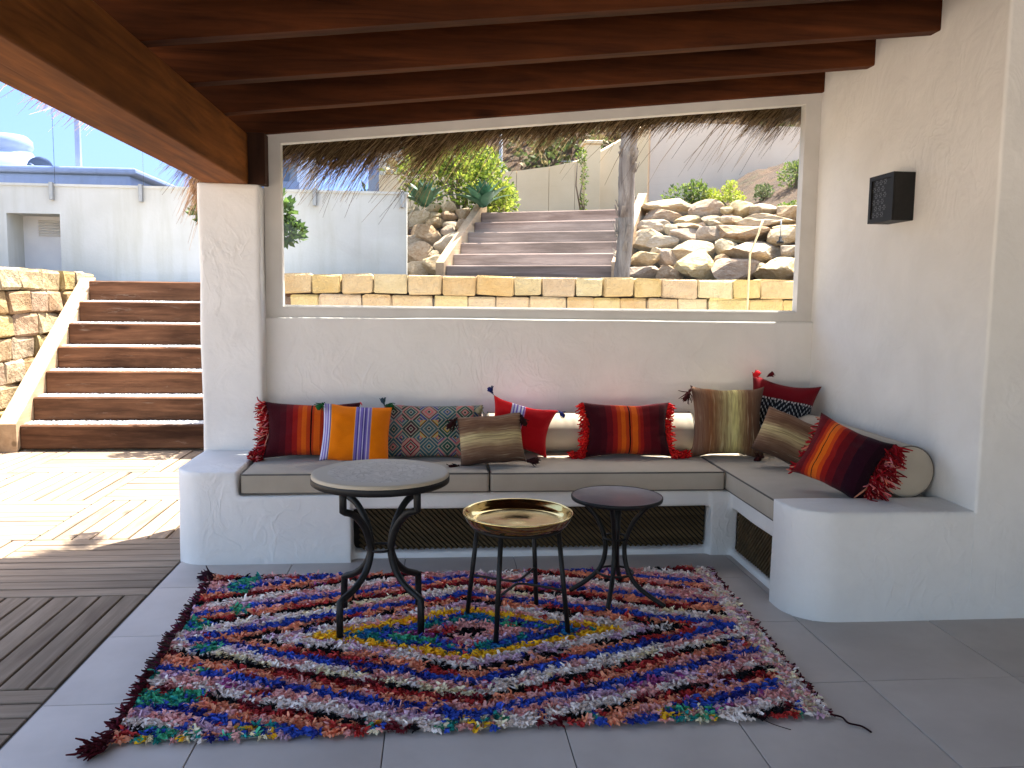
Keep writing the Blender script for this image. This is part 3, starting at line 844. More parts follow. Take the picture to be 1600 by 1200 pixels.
def fringe(t, w, h, side, cols_, wide=0.055, pinch=.13, n=150, foot=0.0):
    """knotted yarn fringe along one side of a pillow (local coordinates)"""
    mb = MB(); cols = []
    for i in range(n):
        v = random.uniform(-1, 1); x = side*(w/2*(1-pinch*(1-v*v))-.008); z = v*h/2
        col = random.choice(cols_)
        c = tuple(k*random.uniform(.75, 1.2) for k in col[:3])+(1,)
        yarn_blob(mb, cols, (x, random.gauss(0, .006), z), (side*.9, random.gauss(-.15, .3), random.gauss(-.55, .35)), random.uniform(.6, 1.15)*wide*(1+.5*(1-v*v)), .0042, c)
    if foot:
        for i in range(int(n*.5)):
            col = random.choice(cols_); c = tuple(k*random.uniform(.75, 1.2) for k in col[:3])+(1,)
            yarn_blob(mb, cols, (side*(w/2+random.uniform(-.01, foot)), random.gauss(-.01, .016), -h/2+random.uniform(-.005, .03)), (side*random.uniform(0, 1), random.gauss(0, .6), random.gauss(0, .3)), .03, .005, c)
    mb.c = cols
    ob = bpy.data.objects.new('fringe', mb.mesh('fringe', M['yarn'], True)); COL.objects.link(ob); ob.parent = t; kind(ob, 'stuff')
def pillow(label, loc, w, h, th, mt, lean=0, rl=0, yw=0, pinch=.10, seed=0):
    t = thing('throw_pillow', label, 'pillow', loc, 'throw pillows on the bench', (R(-lean), R(rl), R(yw)))
    link('cover', pillow_mesh(w, h, th, M[mt], pinch, seed), t); return t
RY = [S(150, 14, 26), S(172, 20, 30), S(120, 10, 20), S(206, 120, 110)]
RB = [S(214, 24, 26), S(190, 18, 24), S(228, 50, 40)]
mrn = S(58, 16, 18); dkb = S(46, 18, 16); nvy = S(34, 44, 104)
p1 = pillow('maroon and orange striped lumbar pillow leaning beside the column', (-.715, 4.90, .655), .56, .335, .15, 'kilim', 18, 1, 3, .13, 1)
fringe(p1, .56, .335, -1, RY, .06, n=190, foot=.05); fringe(p1, .56, .335, 1, RY, .04, n=60)
p3 = pillow('grey lumbar pillow embroidered with many coloured diamonds', (-.01, 4.90, .648), .585, .315, .15, 'diamond', 20, 0, 0, .05, 3)
tassel(p3, (-.285, -.01, .15), (.5, -.6, -.2), .075, S(24, 76, 40), .016); tassel(p3, (.285, -.01, .15), (-.3, -.6, -.5), .08, S(150, 140, 112), .018)
tassel(p3, (-.288, 0, .152), (-.3, 0, .8), .05, S(60, 80, 96), .008)
p5 = pillow('bright red pillow with a lilac and white striped band and blue tassels', (.505, 4.93, .668), .40, .30, .14, 'redlilac', 16, 13, -6, .18, 5)
for (a, b, d) in ((-.2, .15, (-.6, -.2, .5)), (.2, .15, (.7, -.2, -.5)), (.2, -.15, (.2, -.3, -.8))): tassel(p5, (a, 0, b), d, .055, nvy, .010)
p2 = pillow('orange square pillow with lilac striped bands', (-.445, 4.735, .660), .385, .325, .14, 'orange', 17, 4, 4, .06, 2)
tassel(p2, (-.185, -.02, .165), (-.6, -.3, -.7), .06, S(22, 84, 40), .014)
p4 = pillow('small sand and brown pillow with stripes lying across, with dark corner tassels', (.315, 4.70, .632), .37, .285, .14, 'sand_v', 20, -4, 2, .05, 4)
for (a, b, d) in ((-.18, .14, (-.7, -.2, -.7)), (.18, .14, (.3, -.2, -1)), (-.18, -.14, (-.8, -.5, -.1)), (.18, -.14, (.8, -.5, -.1))): tassel(p4, (a, 0, b), d, .085, dkb, .015)
p6 = pillow('maroon and orange striped lumbar pillow with bright red pompom fringes', (1.145, 4.895, .655), .545, .335, .15, 'kilim', 18, 0, 0, .13, 6)
fringe(p6, .545, .335, -1, RB, .05, n=150, foot=.075); fringe(p6, .545, .335, 1, RB, .045, n=150, foot=.085)
p8 = pillow('dark red pillow with a black and white tribal band in the bench corner', (2.13, 5.00, .725), .42, .46, .14, 'tribal', 14, 9, -24, .17, 8)
tassel(p8, (-.20, -.01, .215), (.4, -.8, .2), .06, S(206, 30, 40), .018); tassel(p8, (-.12, -.01, .222), (.5, -.2, .5), .05, S(84, 12, 22), .012)
p7 = pillow('large sand and yellow pillow with upright stripes next to the bench corner', (1.765, 4.905, .70), .445, .44, .17, 'sand_u', 13, 0, -10, .13, 7)
tassel(p7, (-.215, -.01, .205), (-.5, -.2, -.9), .10, mrn, .014); tassel(p7, (.20, -.02, -.20), (-.4, -.7, -.3), .11, mrn, .018)
p9 = pillow('small sand pillow tilted on its corner in front of the tribal band pillow', (2.02, 4.56, .648), .37, .275, .14, 'sand_v', 22, 21, -22, .04, 9)
p10 = pillow('maroon and orange striped pillow with knotted dark red fringe leaning on the bolster end', (2.005, 3.93, .662), .40, .34, .15, 'kilim_b', 22, 17, -50, .13, 10)
fringe(p10, .40, .34, 1, [S(128, 10, 22), S(150, 14, 28), S(108, 8, 18), S(214, 130, 120)], .085, n=300); fringe(p10, .40, .34, -1, RY, .03, n=40)

# ================================================================== TABLES
def mosaic():
    t = NT('mosaic_stone'); v = t.coord('Object')
    ln = t.n('VectorMath', operation='LENGTH'); t.set(ln.inputs[0], v); rad = ln.outputs['Value']
    vo = t.n('TexVoronoi', feature='F1'); t.set(vo.inputs['Vector'], v); vo.inputs['Scale'].default_value = 34
    ed = t.n('TexVoronoi', feature='DISTANCE_TO_EDGE'); t.set(ed.inputs['Vector'], v); ed.inputs['Scale'].default_value = 34
    c = t.ramp(vo.outputs['Color'], [(0, (0.44, 0.365, 0.275, 1)), (.5, (0.49, 0.415, 0.32, 1)), (1, (0.55, 0.475, 0.385, 1))])
    c = t.mix(t.math('LESS_THAN', ed.outputs['Distance'], .05), c, (0.38, 0.315, 0.24, 1))
    c = t.mix(t.math('GREATER_THAN', rad, .225), c, (0.48, 0.40, 0.29, 1))
    t.base(c)
    t.set(t.b.inputs['Roughness'], t.mix(t.math('GREATER_THAN', rad, .225), t.math('MULTIPLY_ADD', t.noise(v, 30, 2), .3, .38), (.55, .55, .55, 1)))
    t.bump(ed.outputs['Distance'], .15, .003); return t.m
def ring(c, r, z, rad, n=32): return MB().tube([(c[0]+r*math.cos(a), c[1]+r*math.sin(a), z) for a in np.linspace(0, 2*math.pi, n, endpoint=False)], rad, 8, True)
def smooth_path(pts, n=5):
    P = [Vector(p) for p in pts]; out = []
    for i in range(len(P)-1):
        a = P[max(i-1, 0)]; b = P[i]; c = P[i+1]; d = P[min(i+2, len(P)-1)]
        for k in range(n):
            t = k/n
            out.append(.5*((2*b)+(c-a)*t+(2*a-5*b+4*c-d)*t*t+(3*b-a-3*c+d)*t**3))
    out.append(P[-1]); return out
T1 = (-.234, 3.59)
t1 = thing('mosaic_table', 'tall round side table with pale mosaic stone top on curved black iron legs', 'table', (*T1, .68))
top = MB().lathe([(0, .0), (.282, .0), (.291, -.003), (.294, -.010), (.294, -.018)], (*T1, .682), 64); top.build('top', mosaic(), t1, False)
MB().lathe([(.2945, -.016), (.296, -.018), (.296, -.042), (.290, -.046), (.02, -.046), (0, -.046)], (*T1, .682), 64).build('rim', M['iron'], t1, True)
zb = .03
for k in range(4):
    a = R(45+90*k+3)
    prof = [(.215, .64), (.215, .545)]
    curve = smooth_path([(.215, 0, .545), (.155, 0, .52), (.095, 0, .455), (.064, 0, .375), (.062, 0, .325), (.09, 0, .26), (.15, 0, .205), (.235, 0, .168)], 4)
    P = [Vector((.215, 0, .64)), Vector((.215, 0, .59))]+curve+[Vector((.237, 0, .11)), Vector((.237, 0, zb-.01))]
    P = [(T1[0]+p.x*math.cos(a), T1[1]+p.x*math.sin(a), p.z) for p in P]
    MB().tube(P, .0155, 8).build('leg', M['iron'], t1, True)
ring(T1, .062, .345, .006).build('waist_ring', M['iron'], t1, True)

T2 = (.356, 3.525)
t2 = thing('tray_table', 'round polished brass tray on a low black four-legged stand', 'table', (*T2, 0))
tray = MB().lathe([(0, .004), (.035, .005), (.05, .002), (.10, .003), (.195, .000), (.212, .006), (.222, .02), (.230, .036), (.236, .042), (.239, .040), (.238, .034), (.228, .014), (.214, -.006), (.19, -.010), (0, -.008)], (*T2, .475), 72)
tray.build('tray', M['brass'], t2, True)
ring(T2, .195, .456, .007, 40).build('top_ring', M['iron'], t2, True)
legs2 = []
for fx, fy in ((.251, 3.318), (.565, 3.40), (.47, 3.746), (.145, 3.644)):
    d = Vector((fx-T2[0], fy-T2[1])).normalized()
    a = Vector((T2[0]+d.x*.19, T2[1]+d.y*.19, .458)); b = Vector((fx, fy, .015)); legs2.append((a, b))
    MB().tube([a, b], .0105, 8).build('leg', M['iron'], t2, True)
for k in (0, 2):
    (a, b), (c, d) = legs2[k], legs2[(k+1) % 4]
    p, q = a.lerp(b, .58), c.lerp(d, .58); ctr = Vector((T2[0], T2[1], p.z))
    MB().tube(smooth_path([p, p.lerp(ctr, .55), ctr+((p+q)/2-ctr)*.12, q.lerp(ctr, .55), q], 6), .0055, 8).build('stretcher', M['iron'], t2, True)

T3 = (.862, 3.855)
t3 = thing('dark_table', 'small round table with dark slate-like top and bowed black iron legs', 'table', (*T3, 0))
slate = mat_plain('dark_slate', (0.075, 0.064, 0.075, 1), (0.14, 0.122, 0.135, 1), 9, 0.3, 0.08, 60, .002, .5)
MB().lathe([(0, 0), (.205, 0), (.212, .002)], (*T3, .500), 56).build('top', slate, t3, True)
MB().lathe([(.2125, .004), (.217, .003), (.218, -.004), (.216, -.014), (.205, -.018), (0, -.018)], (*T3, .500), 56).build('rim', M['iron'], t3, True)
for deg, rf in ((250, .232), (317, .27), (165, .215), (70, .22)):
    a = R(deg)
    P = smooth_path([(.175, 0, .485), (.10, 0, .40), (.055, 0, .30), (.05, 0, .22), (.075, 0, .14), (.14, 0, .075), (rf, 0, .022)], 5)
    P = [(T3[0]+p.x*math.cos(a), T3[1]+p.x*math.sin(a), p.z) for p in P]
    MB().tube(P, .0115, 8).build('leg', M['iron'], t3, True)
MB().tube([(T3[0], T3[1], .485), (T3[0], T3[1], .16)], .018, 10).build('stem', M['iron'], t3, True)
ring(T3, .058, .30, .005).build('waist_ring', M['iron'], t3, True); ring(T3, .085, .13, .006).build('foot_ring', M['iron'], t3, True)

# ================================================================== RUG
rug = thing('rag_rug', 'shaggy multicoloured rag rug with concentric diamonds under the three tables', 'rug', (.15, 3.4, 0))
FL, FR, BL, BR = (np.array(p) for p in ((-1.035, 2.635), (1.365, 2.660), (-1.115, 4.235), (1.455, 4.245)))
def rq(u, v): return (FL*(1-u)+FR*u)*(1-v)+(BL*(1-u)+BR*u)*v
def rug_edge(u, v):
    p = rq(u, v); w = .012*noise.noise(Vector((u*9, v*9, 0)))+.006*noise.noise(Vector((u*31, v*31, 0)))
    return p[0]+w, p[1]+w
nb = 60; vs = []; fs = []
for j in range(nb+1):
    for i in range(nb+1):
        x, y = rug_edge(i/nb, j/nb); 
        lift = .006*max(0, noise.noise(Vector((i*.7, j*.2, 2))))*(1 if j < 3 else .3)
        vs.append((x, y, .009+lift))
for j in range(nb):
    for i in range(nb):
        a = j*(nb+1)+i; fs.append((a, a+1, a+nb+2, a+nb+1))
MB().add(vs, fs).build('backing', fabric('cotton_backing', (.42, .38, .33, 1), (.55, .51, .45, 1)), rug, True)
C = dict(bk=S(20, 16, 20), rd=S(190, 58, 56), mr=S(110, 28, 38), og=S(242, 158, 122), pk=S(236, 172, 166), bl=S(58, 86, 184), nb=S(46, 54, 140), wh=S(244, 230, 222), li=S(216, 178, 200), tl=S(44, 146, 138), gn=S(76, 176, 134), yl=S(250, 196, 44), mg=S(170, 80, 140), cr=S(246, 232, 196), tb=S(40, 112, 164))
BANDS = [(.030, ['bk', 'bk', 'mr']), (.060, ['og', 'og', 'rd', 'pk']), (.105, ['wh', 'li', 'pk', 'mg']), (.150, ['tl', 'tb', 'tl', 'bl', 'gn']), (.185, ['tl', 'tb', 'bl']), (.228, ['yl', 'yl', 'yl']), (.262, ['li', 'wh', 'pk']), (.300, ['wh', 'wh', 'li']), (.330, ['bk', 'bk', 'og']), (.365, ['og', 'og', 'rd']), (.41, ['bl', 'bl', 'nb']), (.455, ['li', 'wh', 'pk']), (.49, ['wh', 'wh', 'cr'])]
CYC = [(.028, ['bk', 'bk', 'mr']), (.030, ['rd', 'rd', 'og']), (.038, ['og', 'og', 'pk']), (.040, ['bl', 'bl', 'bl', 'nb']), (.046, ['li', 'pk', 'pk', 'li', 'mg']), (.052, ['wh', 'wh', 'pk'])]
s_ = .49
while s_ < 1.7:
    for w_, cc in CYC: s_ += w_; BANDS.append((s_, cc))
def rug_col(u, v, x, y):
    nz = noise.noise(Vector((x*3.1, y*3.1, 5)))*.014+noise.noise(Vector((x*11, y*11, 9)))*.006
    cu, cv = .49, .50
    s = (abs(u-cu)*2.5*.40+abs(v-cv)*1.6*(1-.12*abs(u-cu)))*.84+nz
    if u > .965: return random.choice(['wh', 'pk', 'wh', 'cr', 'li'])
    if v < .05 and noise.noise(Vector((x*4, 7, 1))) > .05: return random.choice(['gn', 'cr', 'tl', 'yl', 'bl', 'pk'])
    if u < .10 and noise.noise(Vector((x*6, y*6, 33))) > .22: return random.choice(['gn', 'tl', 'gn', 'bl'])
    for lim, cc in BANDS:
        if s < lim:
            k = noise.noise(Vector((x*7+lim*31, y*7, lim*57)))
            if k > .47: cc = random.choice((['mr', 'rd', 'bk'], ['pk', 'og'], ['bl', 'nb'], ['mg', 'li']))
            i = int((noise.noise(Vector((x*6, y*6, lim*91)))*.5+.5)*len(cc)*1.2) % len(cc)
            return cc[i] if random.random() < .9 else random.choice(cc)
    return 'bl'
tv = []; tf = []; tc = []
NU, NV = 132, 80
for j in range(NV):
    for i in range(NU):
        u = (i+.5+random.uniform(-.45, .45))/NU; v = (j+.5+random.uniform(-.22, .22))/NV
        u = min(max(u, .004), .996); v = min(max(v, .006), .994)
        x, y = rug_edge(u, v); col = C[rug_col(u, v, x, y)]
        base_d = Vector((random.gauss(0, .8), random.gauss(-.3, .6), 0))
        for b in range(9):
            k = random.uniform(.72, 1.2); cc = (col[0]*k, col[1]*k, col[2]*k, 1)
            d = Vector((base_d.x+random.gauss(0, .5), base_d.y+random.gauss(0, .5), random.uniform(.25, 1.0))).normalized()
            L = random.uniform(.017, .033); wd = random.uniform(.0030, .0062)
            side = d.cross(Vector((random.gauss(0, 1), random.gauss(0, 1), random.gauss(0, .5)))).normalized()*wd
            p = Vector((x+random.gauss(0, .005), y+random.gauss(0, .004), .008))
            m_ = p+d*L*.55; d2 = (d+Vector((random.gauss(0, .4), random.gauss(0, .4), -.75))).normalized(); e_ = m_+d2*L*.5
            o = len(tv)
            for q, s2 in ((p, 1), (m_, 1.2), (e_, .8)):
                if q.z < .006: q.z = .006
                tv.append((q+side*s2)[:]); tv.append((q-side*s2)[:]); tc += [cc, cc]
            tf += [(o, o+1, o+3, o+2), (o+2, o+3, o+5, o+4)]
pile = MB(); pile.v, pile.f, pile.c = tv, tf, tc
kind(pile.build('pile', mat_attr('rag_strips', .9, 0.0), rug), 'stuff')
# ragged maroon side fringe and loose threads
mb = MB(); cols = []
for i in range(620):
    v = random.random(); x, y = rug_edge(0, v)
    c = random.choice([S(84, 22, 34), S(60, 20, 34), S(96, 30, 60), S(70, 54, 50), S(44, 26, 30)] if v > .3 else [S(84, 22, 34), S(90, 16, 34), S(70, 14, 24), S(48, 16, 22)])
    yarn_blob(mb, cols, (x+.01, y, .012+random.random()*.012), (-1, random.gauss(-.35, .5), random.gauss(.0, .2)), random.uniform(.02, .055), .0036, c)
for i in range(420):
    v = random.random(); x, y = rug_edge(1, v)
    yarn_blob(mb, cols, (x-.01, y, .012), (1, random.gauss(.2, .6), random.gauss(0, .15)), random.uniform(.012, .035), .0035, random.choice([C['mr'], S(60, 16, 26), S(84, 40, 44)]))
for i in range(60):
    yarn_blob(mb, cols, (-1.045+random.gauss(0, .012), 2.62+random.gauss(0, .02), .015), (random.gauss(-.4, .4), -1, random.gauss(0, .2)), random.uniform(.04, .08), .0045, S(72, 14, 24))
    yarn_blob(mb, cols, (-1.12, 4.235+random.gauss(0, .012), .015), (-1, random.gauss(0, .3), random.gauss(0, .2)), random.uniform(.03, .08), .004, S(50, 20, 34))
mb.v = [(a, b, max(c, .004)) for a, b, c in mb.v]; mb.c = cols
kind(mb.build('side_fringe', M['yarn'], rug, True), 'stuff')
mb = MB(); mb.tube(smooth_path([(1.36, 2.665, .01), (1.40, 2.65, .006), (1.405, 2.61, .005), (1.44, 2.585, .005), (1.452, 2.545, .005)], 5), .0035, 5)
mb.c = [S(40, 14, 20)]*len(mb.v); mb.build('loose_thread', M['yarn'], rug, True)
mb = MB(); mb.tube(smooth_path([(1.10, 2.67, .012), (1.14, 2.62, .006), (1.19, 2.58, .004)], 4), .0015, 4)
mb.c = [S(40, 14, 20)]*len(mb.v); mb.build('loose_thread', M['yarn'], rug, True)

# ================================================================== OUTSIDE: STAIRS
def rough_block_mesh(w, d, h, jit=0.018, r=0.022, name='stone_block'):
    mb = MB().bbox(-w/2, w/2, -d/2, d/2, -h/2, h/2, r, 1)
    mb.v = [(x+random.gauss(0, jit*.45), y+random.gauss(0, jit*.45), z+random.gauss(0, jit*.3)) for x, y, z in mb.v]
    return mb.mesh(name, M['block'])
STEP_H, STEP_D, N_ST = 0.2235, 0.277, 7
stairs = thing('garden_stairs', 'flight of dark timber sleeper steps filled with white gravel beside the column', 'stairs', (-2.85, 7.92, 0))
xl, xr = -3.77, -1.92
def gravel_strip(x0, x1, y0, y1, z, n, parent, seed):
    rs = random.Random(seed); mb = MB()
    mb.box(x0, x1, y0, y1, z-.05, z-.005)
    for i in range(n):
        cx, cy = rs.uniform(x0+.01, x1-.01), rs.uniform(y0+.01, y1-.01); s = rs.uniform(.007, .015)
        a = rs.uniform(0, 3); v = []
        for (p, q, w_) in ((1, 0, 0), (0, 1, 0), (-1, 0, 0), (0, -1, 0), (0, 0, 1), (0, 0, -1)):
            v.append((cx+s*(p*math.cos(a)-q*math.sin(a))*rs.uniform(.7, 1.3), cy+s*(p*math.sin(a)+q*math.cos(a))*rs.uniform(.7, 1.3), z+s*w_*rs.uniform(.5, 1)))
        mb.add(v, [(0, 1, 4), (1, 2, 4), (2, 3, 4), (3, 0, 4), (1, 0, 5), (2, 1, 5), (3, 2, 5), (0, 3, 5)])
    return kind(mb.build('gravel', M['gravel'], parent), 'stuff')
for k in range(N_ST):
    y0 = 7.92+STEP_D*k; z0 = STEP_H*k
    mb = MB().bbox(xl, xr, y0, y0+.095, z0+.004, z0+STEP_H, .011)
    mb.build('riser', M['sleeper'], stairs)
    if k < N_ST-1: gravel_strip(xl, xr, y0+.095, y0+STEP_D, z0+STEP_H+.003, 1500, stairs, k)
MB().hexa([(-3.93, 7.86, -.02), (xl, 7.86, -.02), (xl, 9.78, 1.30), (-3.93, 9.78, 1.30), (-3.93, 7.86, .245), (xl, 7.86, .245), (xl, 9.78, 1.60), (-3.93, 9.78, 1.60)]).build('stringer', M['stringer'], stairs)
# golden block wall beside the stairs
lw_ = thing('stone_wall', 'retaining wall of rough golden stone blocks beside the sleeper stairs', 'wall', (-4.1, 8.5, 0))
MB().box(-4.6, -4.09, 6.9, 10.2, -.05, 1.56).build('core', M['dark'], lw_)
blocks = [rough_block_mesh(.26, w, h) for w, h in ((.30, .215), (.36, .22), (.42, .21), (.26, .22), (.48, .215))]
bw_ = [.30, .36, .42, .26, .48]
for c_ in range(8):
    y = 6.95+random.uniform(-.15, .1); z = 1.665-.222*(c_+.5)
    if z < -.1: break
    while y < 10.1:
        k = random.randrange(5); w = bw_[k]
        link('stone_block', blocks[k], lw_, Vector((-4.10-.02*(z)+random.uniform(-.018, .018), y+w/2, z))-wloc(lw_), (random.uniform(-.03, .03), random.uniform(-.05, .05), random.uniform(-.05, .05)+random.choice((0, math.pi))))
        y += w+.012
# golden block wall behind the window
gw = thing('stone_wall', 'low retaining wall of squared golden stone blocks just outside the window', 'wall', (1, 6.7, 0))
MB().box(-1.17, 4.9, 6.73, 6.86, -.05, 1.56).build('core', M['sleeper'], gw)
MB().box(-1.9, -1.21, 7.95, 9.85, -.05, 1.54).build('core', M['block'], gw)
def squared(w, h):
    return MB().bbox(-w/2, w/2, -.11, .11, -h/2, h/2, .012, 1)
sqw = [.21, .24, .26, .29, .32]; sq = []
for w in sqw:
    for q in range(2):
        mb = squared(w, .150); mb.v = [(x+random.gauss(0, .004), y+random.gauss(0, .006), z+random.gauss(0, .004)) for x, y, z in mb.v]; sq.append(mb.mesh('stone_block', M['block2']))
for c_ in range(4):
    x = -1.19+random.uniform(0, .12)*c_; z = 1.603-.077-.156*c_
    while x < 4.8:
        k = random.randrange(5); w = sqw[k]
        link('stone_block', sq[k*2+random.randrange(2)], gw, Vector((x+w/2, 6.70+random.uniform(-.012, .012), z+random.uniform(-.003, .005)))-wloc(gw), (random.uniform(-.01, .01), random.uniform(-.012, .012), random.uniform(-.02, .02)))
        x += w+random.uniform(.004, .012)
lower = MB().box(-1.17, 4.9, 6.62, 6.73, -.05, .98); lower.build('lower_courses', M['block2'], gw)

# upper stairs
us = thing('garden_stairs', 'wide weathered timber steps climbing between the boulder banks outside the window', 'stairs', (S0[0], S0[1], 1.70), None, (0, 0, -ST_A))
WU = 2.42
for k in range(6):
    mb = MB().bbox(0.06, WU-.06, .25*k, .25*k+.10, .165*k-.02, .165*(k+1), .014)
    ob = bpy.data.objects.new('riser', mb.mesh('riser', M['sleeper_grey'])); COL.objects.link(ob); ob.parent = us
    g_ = MB().box(0.06, WU-.06, .25*k+.10, .25*(k+1)+.001 if k < 5 else .25*k+.5, .165*k, .165*(k+1)-.012)
    ob = bpy.data.objects.new('tread_fill', g_.mesh('tread_fill', M['gravel'])); COL.objects.link(ob); ob.parent = us
for x0 in (-.06, WU-.06):
    mb = MB().hexa([(x0, -.06, -.15), (x0+.12, -.06, -.15), (x0+.12, 1.5, .74), (x0, 1.5, .74), (x0, -.06, .20), (x0+.12, -.06, .20), (x0+.12, 1.5, 1.23), (x0, 1.5, 1.23)])
    ob = bpy.data.objects.new('stringer', mb.mesh('stringer', M['stringer'])); COL.objects.link(ob); ob.parent = us

# ================================================================== BOULDERS
def boulder_mesh(seed):
    bm = bmesh.new(); bmesh.ops.create_icosphere(bm, subdivisions=3, radius=1)
    rs = random.Random(seed)
    cuts = [(Vector((rs.gauss(0, 1), rs.gauss(0, 1), rs.gauss(0, 1))).normalized(), rs.uniform(.50, .80)) for _ in range(13)]
    cuts += [(Vector((rs.gauss(0, .25), rs.gauss(0, .25), 1)).normalized(), rs.uniform(.72, .85)), (Vector((rs.gauss(0, .35), -1, rs.gauss(0, .3))).normalized(), rs.uniform(.7, .85))]
    for v in bm.verts:
        for n_, d in cuts:
            q = v.co.dot(n_)
            if q > d: v.co -= n_*(q-d)*.93
        v.co += noise.noise_vector(v.co*2.3+Vector((seed, 0, 0)))*.06+noise.noise_vector(v.co*6+Vector((seed, 3, 0)))*.03
    mx = [max(abs(v.co[i]) for v in bm.verts) for i in range(3)]
    for v in bm.verts: v.co = Vector((v.co.x/mx[0], v.co.y/mx[1], v.co.z/mx[2]))
    me = bpy.data.meshes.new('boulder'); bm.to_mesh(me); bm.free(); me.materials.append(M['rock'])
    return me
bmeshes = [boulder_mesh(s) for s in range(10)]
def bank_point(px, py):
    d = ray(px, py); o = Vector((0, 0, CAM_H))
    # leaning face of the bank: along(x,y) = 1.25*(z-1.72)+0.02
    a0 = (o.y-S0[1])*SCOS+(o.x-S0[0])*SSIN-1.25*(o.z-1.72)-.02
    b0 = d.y*SCOS+d.x*SSIN-1.25*d.z
    return o+d*(-a0/b0)
RIGHT = [(210,70,620,200),(600,90,880,230),(850,140,950,200),(950,80,1150,210),(1130,110,1380,210),(1380,100,1570,260),(175,160,460,270),(460,210,680,285),(700,220,860,290),(850,205,1070,290),(1060,200,1480,310),(100,250,390,360),(350,300,450,390),(450,280,690,345),(740,260,870,310),(880,280,1320,430),(1340,290,1570,350),(70,340,360,530),(410,330,640,445),(650,295,890,445),(890,370,1050,450),(1300,330,1570,465),(190,400,440,505),(810,430,1010,570),(930,450,1400,630),(1410,460,1580,580),(215,495,325,560),(430,440,800,615),(60,540,290,660),(290,500,460,655),(480,550,820,790),(800,570,920,650),(810,620,1170,800),(1150,640,1270,740),(1200,600,1580,800),(60,650,300,790),(280,660,490,790),(1560,110,1800,260),(1570,270,1850,420),(1580,430,1880,620),(1570,600,1900,800)]
LEFT = [(715,610,785,655),(825,600,910,645),(715,645,835,725),(825,640,912,682),(902,640,988,688),(982,610,1052,680),(1045,615,1105,685),(735,705,905,805),(828,672,912,718),(905,683,1012,722),(903,708,982,772),(978,682,1045,745),(705,765,785,815),(705,802,845,912),(868,760,988,872),(955,735,1035,795),(818,818,862,862),(828,840,892,882),(806,868,922,960),(716,893,832,966),(690,930,745,970),(905,590,985,645),(640,700,720,800),(640,800,715,900),(650,620,720,700)]
def bank(name, lab, rects, sc, ox, oy, base):
    t = thing(name, lab, 'rock wall', base)
    for i, (x0, y0, x1, y1) in enumerate(rects):
        cx, cy = ox+(x0+x1)/2*sc, oy+(y0+y1)/2*sc
        p = bank_point(cx, cy); dist = (p-Vector((0, 0, CAM_H))).dot(fw)
        hw, hh = (x1-x0)*sc*dist/F_PX/2*1.32, (y1-y0)*sc*dist/F_PX/2*1.34
        dep = min(max(hw, hh)*.8, .34)
        if x1 > 860 and ox < 500: hw *= .9
        p.y += dep*.45
        link('boulder', bmeshes[i % 10], t, p-wloc(t), (random.uniform(-.12, .12), random.uniform(-.10, .10), random.uniform(-.5, .5)+random.choice((0, math.pi))), (hw, dep, hh))
    return t
bank('boulder_bank', 'bank of piled pale boulders right of the outdoor steps, seen through the window', RIGHT, .175, 980, 300, (3.8, 10.6, 1.7))
bank('boulder_bank', 'bank of piled boulders between the white garden wall and the outdoor steps', LEFT, .30, 420, 140, (.1, 11.9, 1.7))

# ================================================================== GARDEN WALLS
wwall = thing('garden_wall', 'long white garden wall with a glass balustrade on top, behind the stairs', 'wall', (-4, 11.1, 1.6))
zw = 2.735
ww = MB()
ww.box(-9.5, -5.27, 11.0, 11.22, 1.3, zw); ww.box(-4.64, -.375, 11.0, 11.22, 1.3, zw); ww.box(-5.27, -4.64, 11.0, 11.22, 2.40, zw)
ww.build('wall_body', M['wall_out'], wwall)
MB().box(-9.52, -.355, 10.985, 11.235, zw, zw+.03).build('coping', M['wall_out'], wwall)
rc = MB(); rc.box(-5.4, -5.27, 11.22, 11.5, 1.3, 2.5); rc.box(-4.64, -4.5, 11.22, 11.5, 1.3, 2.5); rc.box(-5.27, -4.64, 11.22, 11.5, 2.40, 2.5); rc.build('recess', M['wall_out'], wwall)
door = MB().box(-5.27, -4.64, 11.42, 11.46, 1.35, 2.40).build('door', mat_plain('white_door_paint', (.7, .7, .72, 1), (.76, .76, .77, 1), 5, .5), wwall)
lm = MB().bbox(-.205, .205, -.012, .012, -.013, .013, .003).mesh('louvre', M['frame'])
for k in range(6): link('louvre', lm, door, (-4.87, 11.405, 2.335-.034*k)-wloc(door) if False else Vector((-4.87, 11.405, 2.335-.034*k))-wloc(door), (R(35), 0, 0))
MB().bbox(-4.70, -4.675, 11.37, 11.42, 1.66, 1.70, .004).build('handle', M['grey_metal'], door)

bal = thing('glass_balustrade', 'blue tinted glass balustrade clamped on top of the white garden wall', 'balustrade', (-4, 11.05, zw))
bx = [-8.95, -7.89, -6.83, -5.77, -4.71, -3.65, -2.61, -1.53, -.43]
for i in range(len(bx)-1):
    xe = -.73 if i == len(bx)-2 else bx[i+1]-.0025
    MB().box(bx[i]+.0025, xe, 11.06, 11.072, zw+.032, 4.02).build('pane', M['blue_glass'], bal)
for x in bx:
    MB().bbox(x-.022, x+.022, 10.935, 10.998, zw-.17, zw+.045, .004).build('clamp', M['grey_metal'], bal)

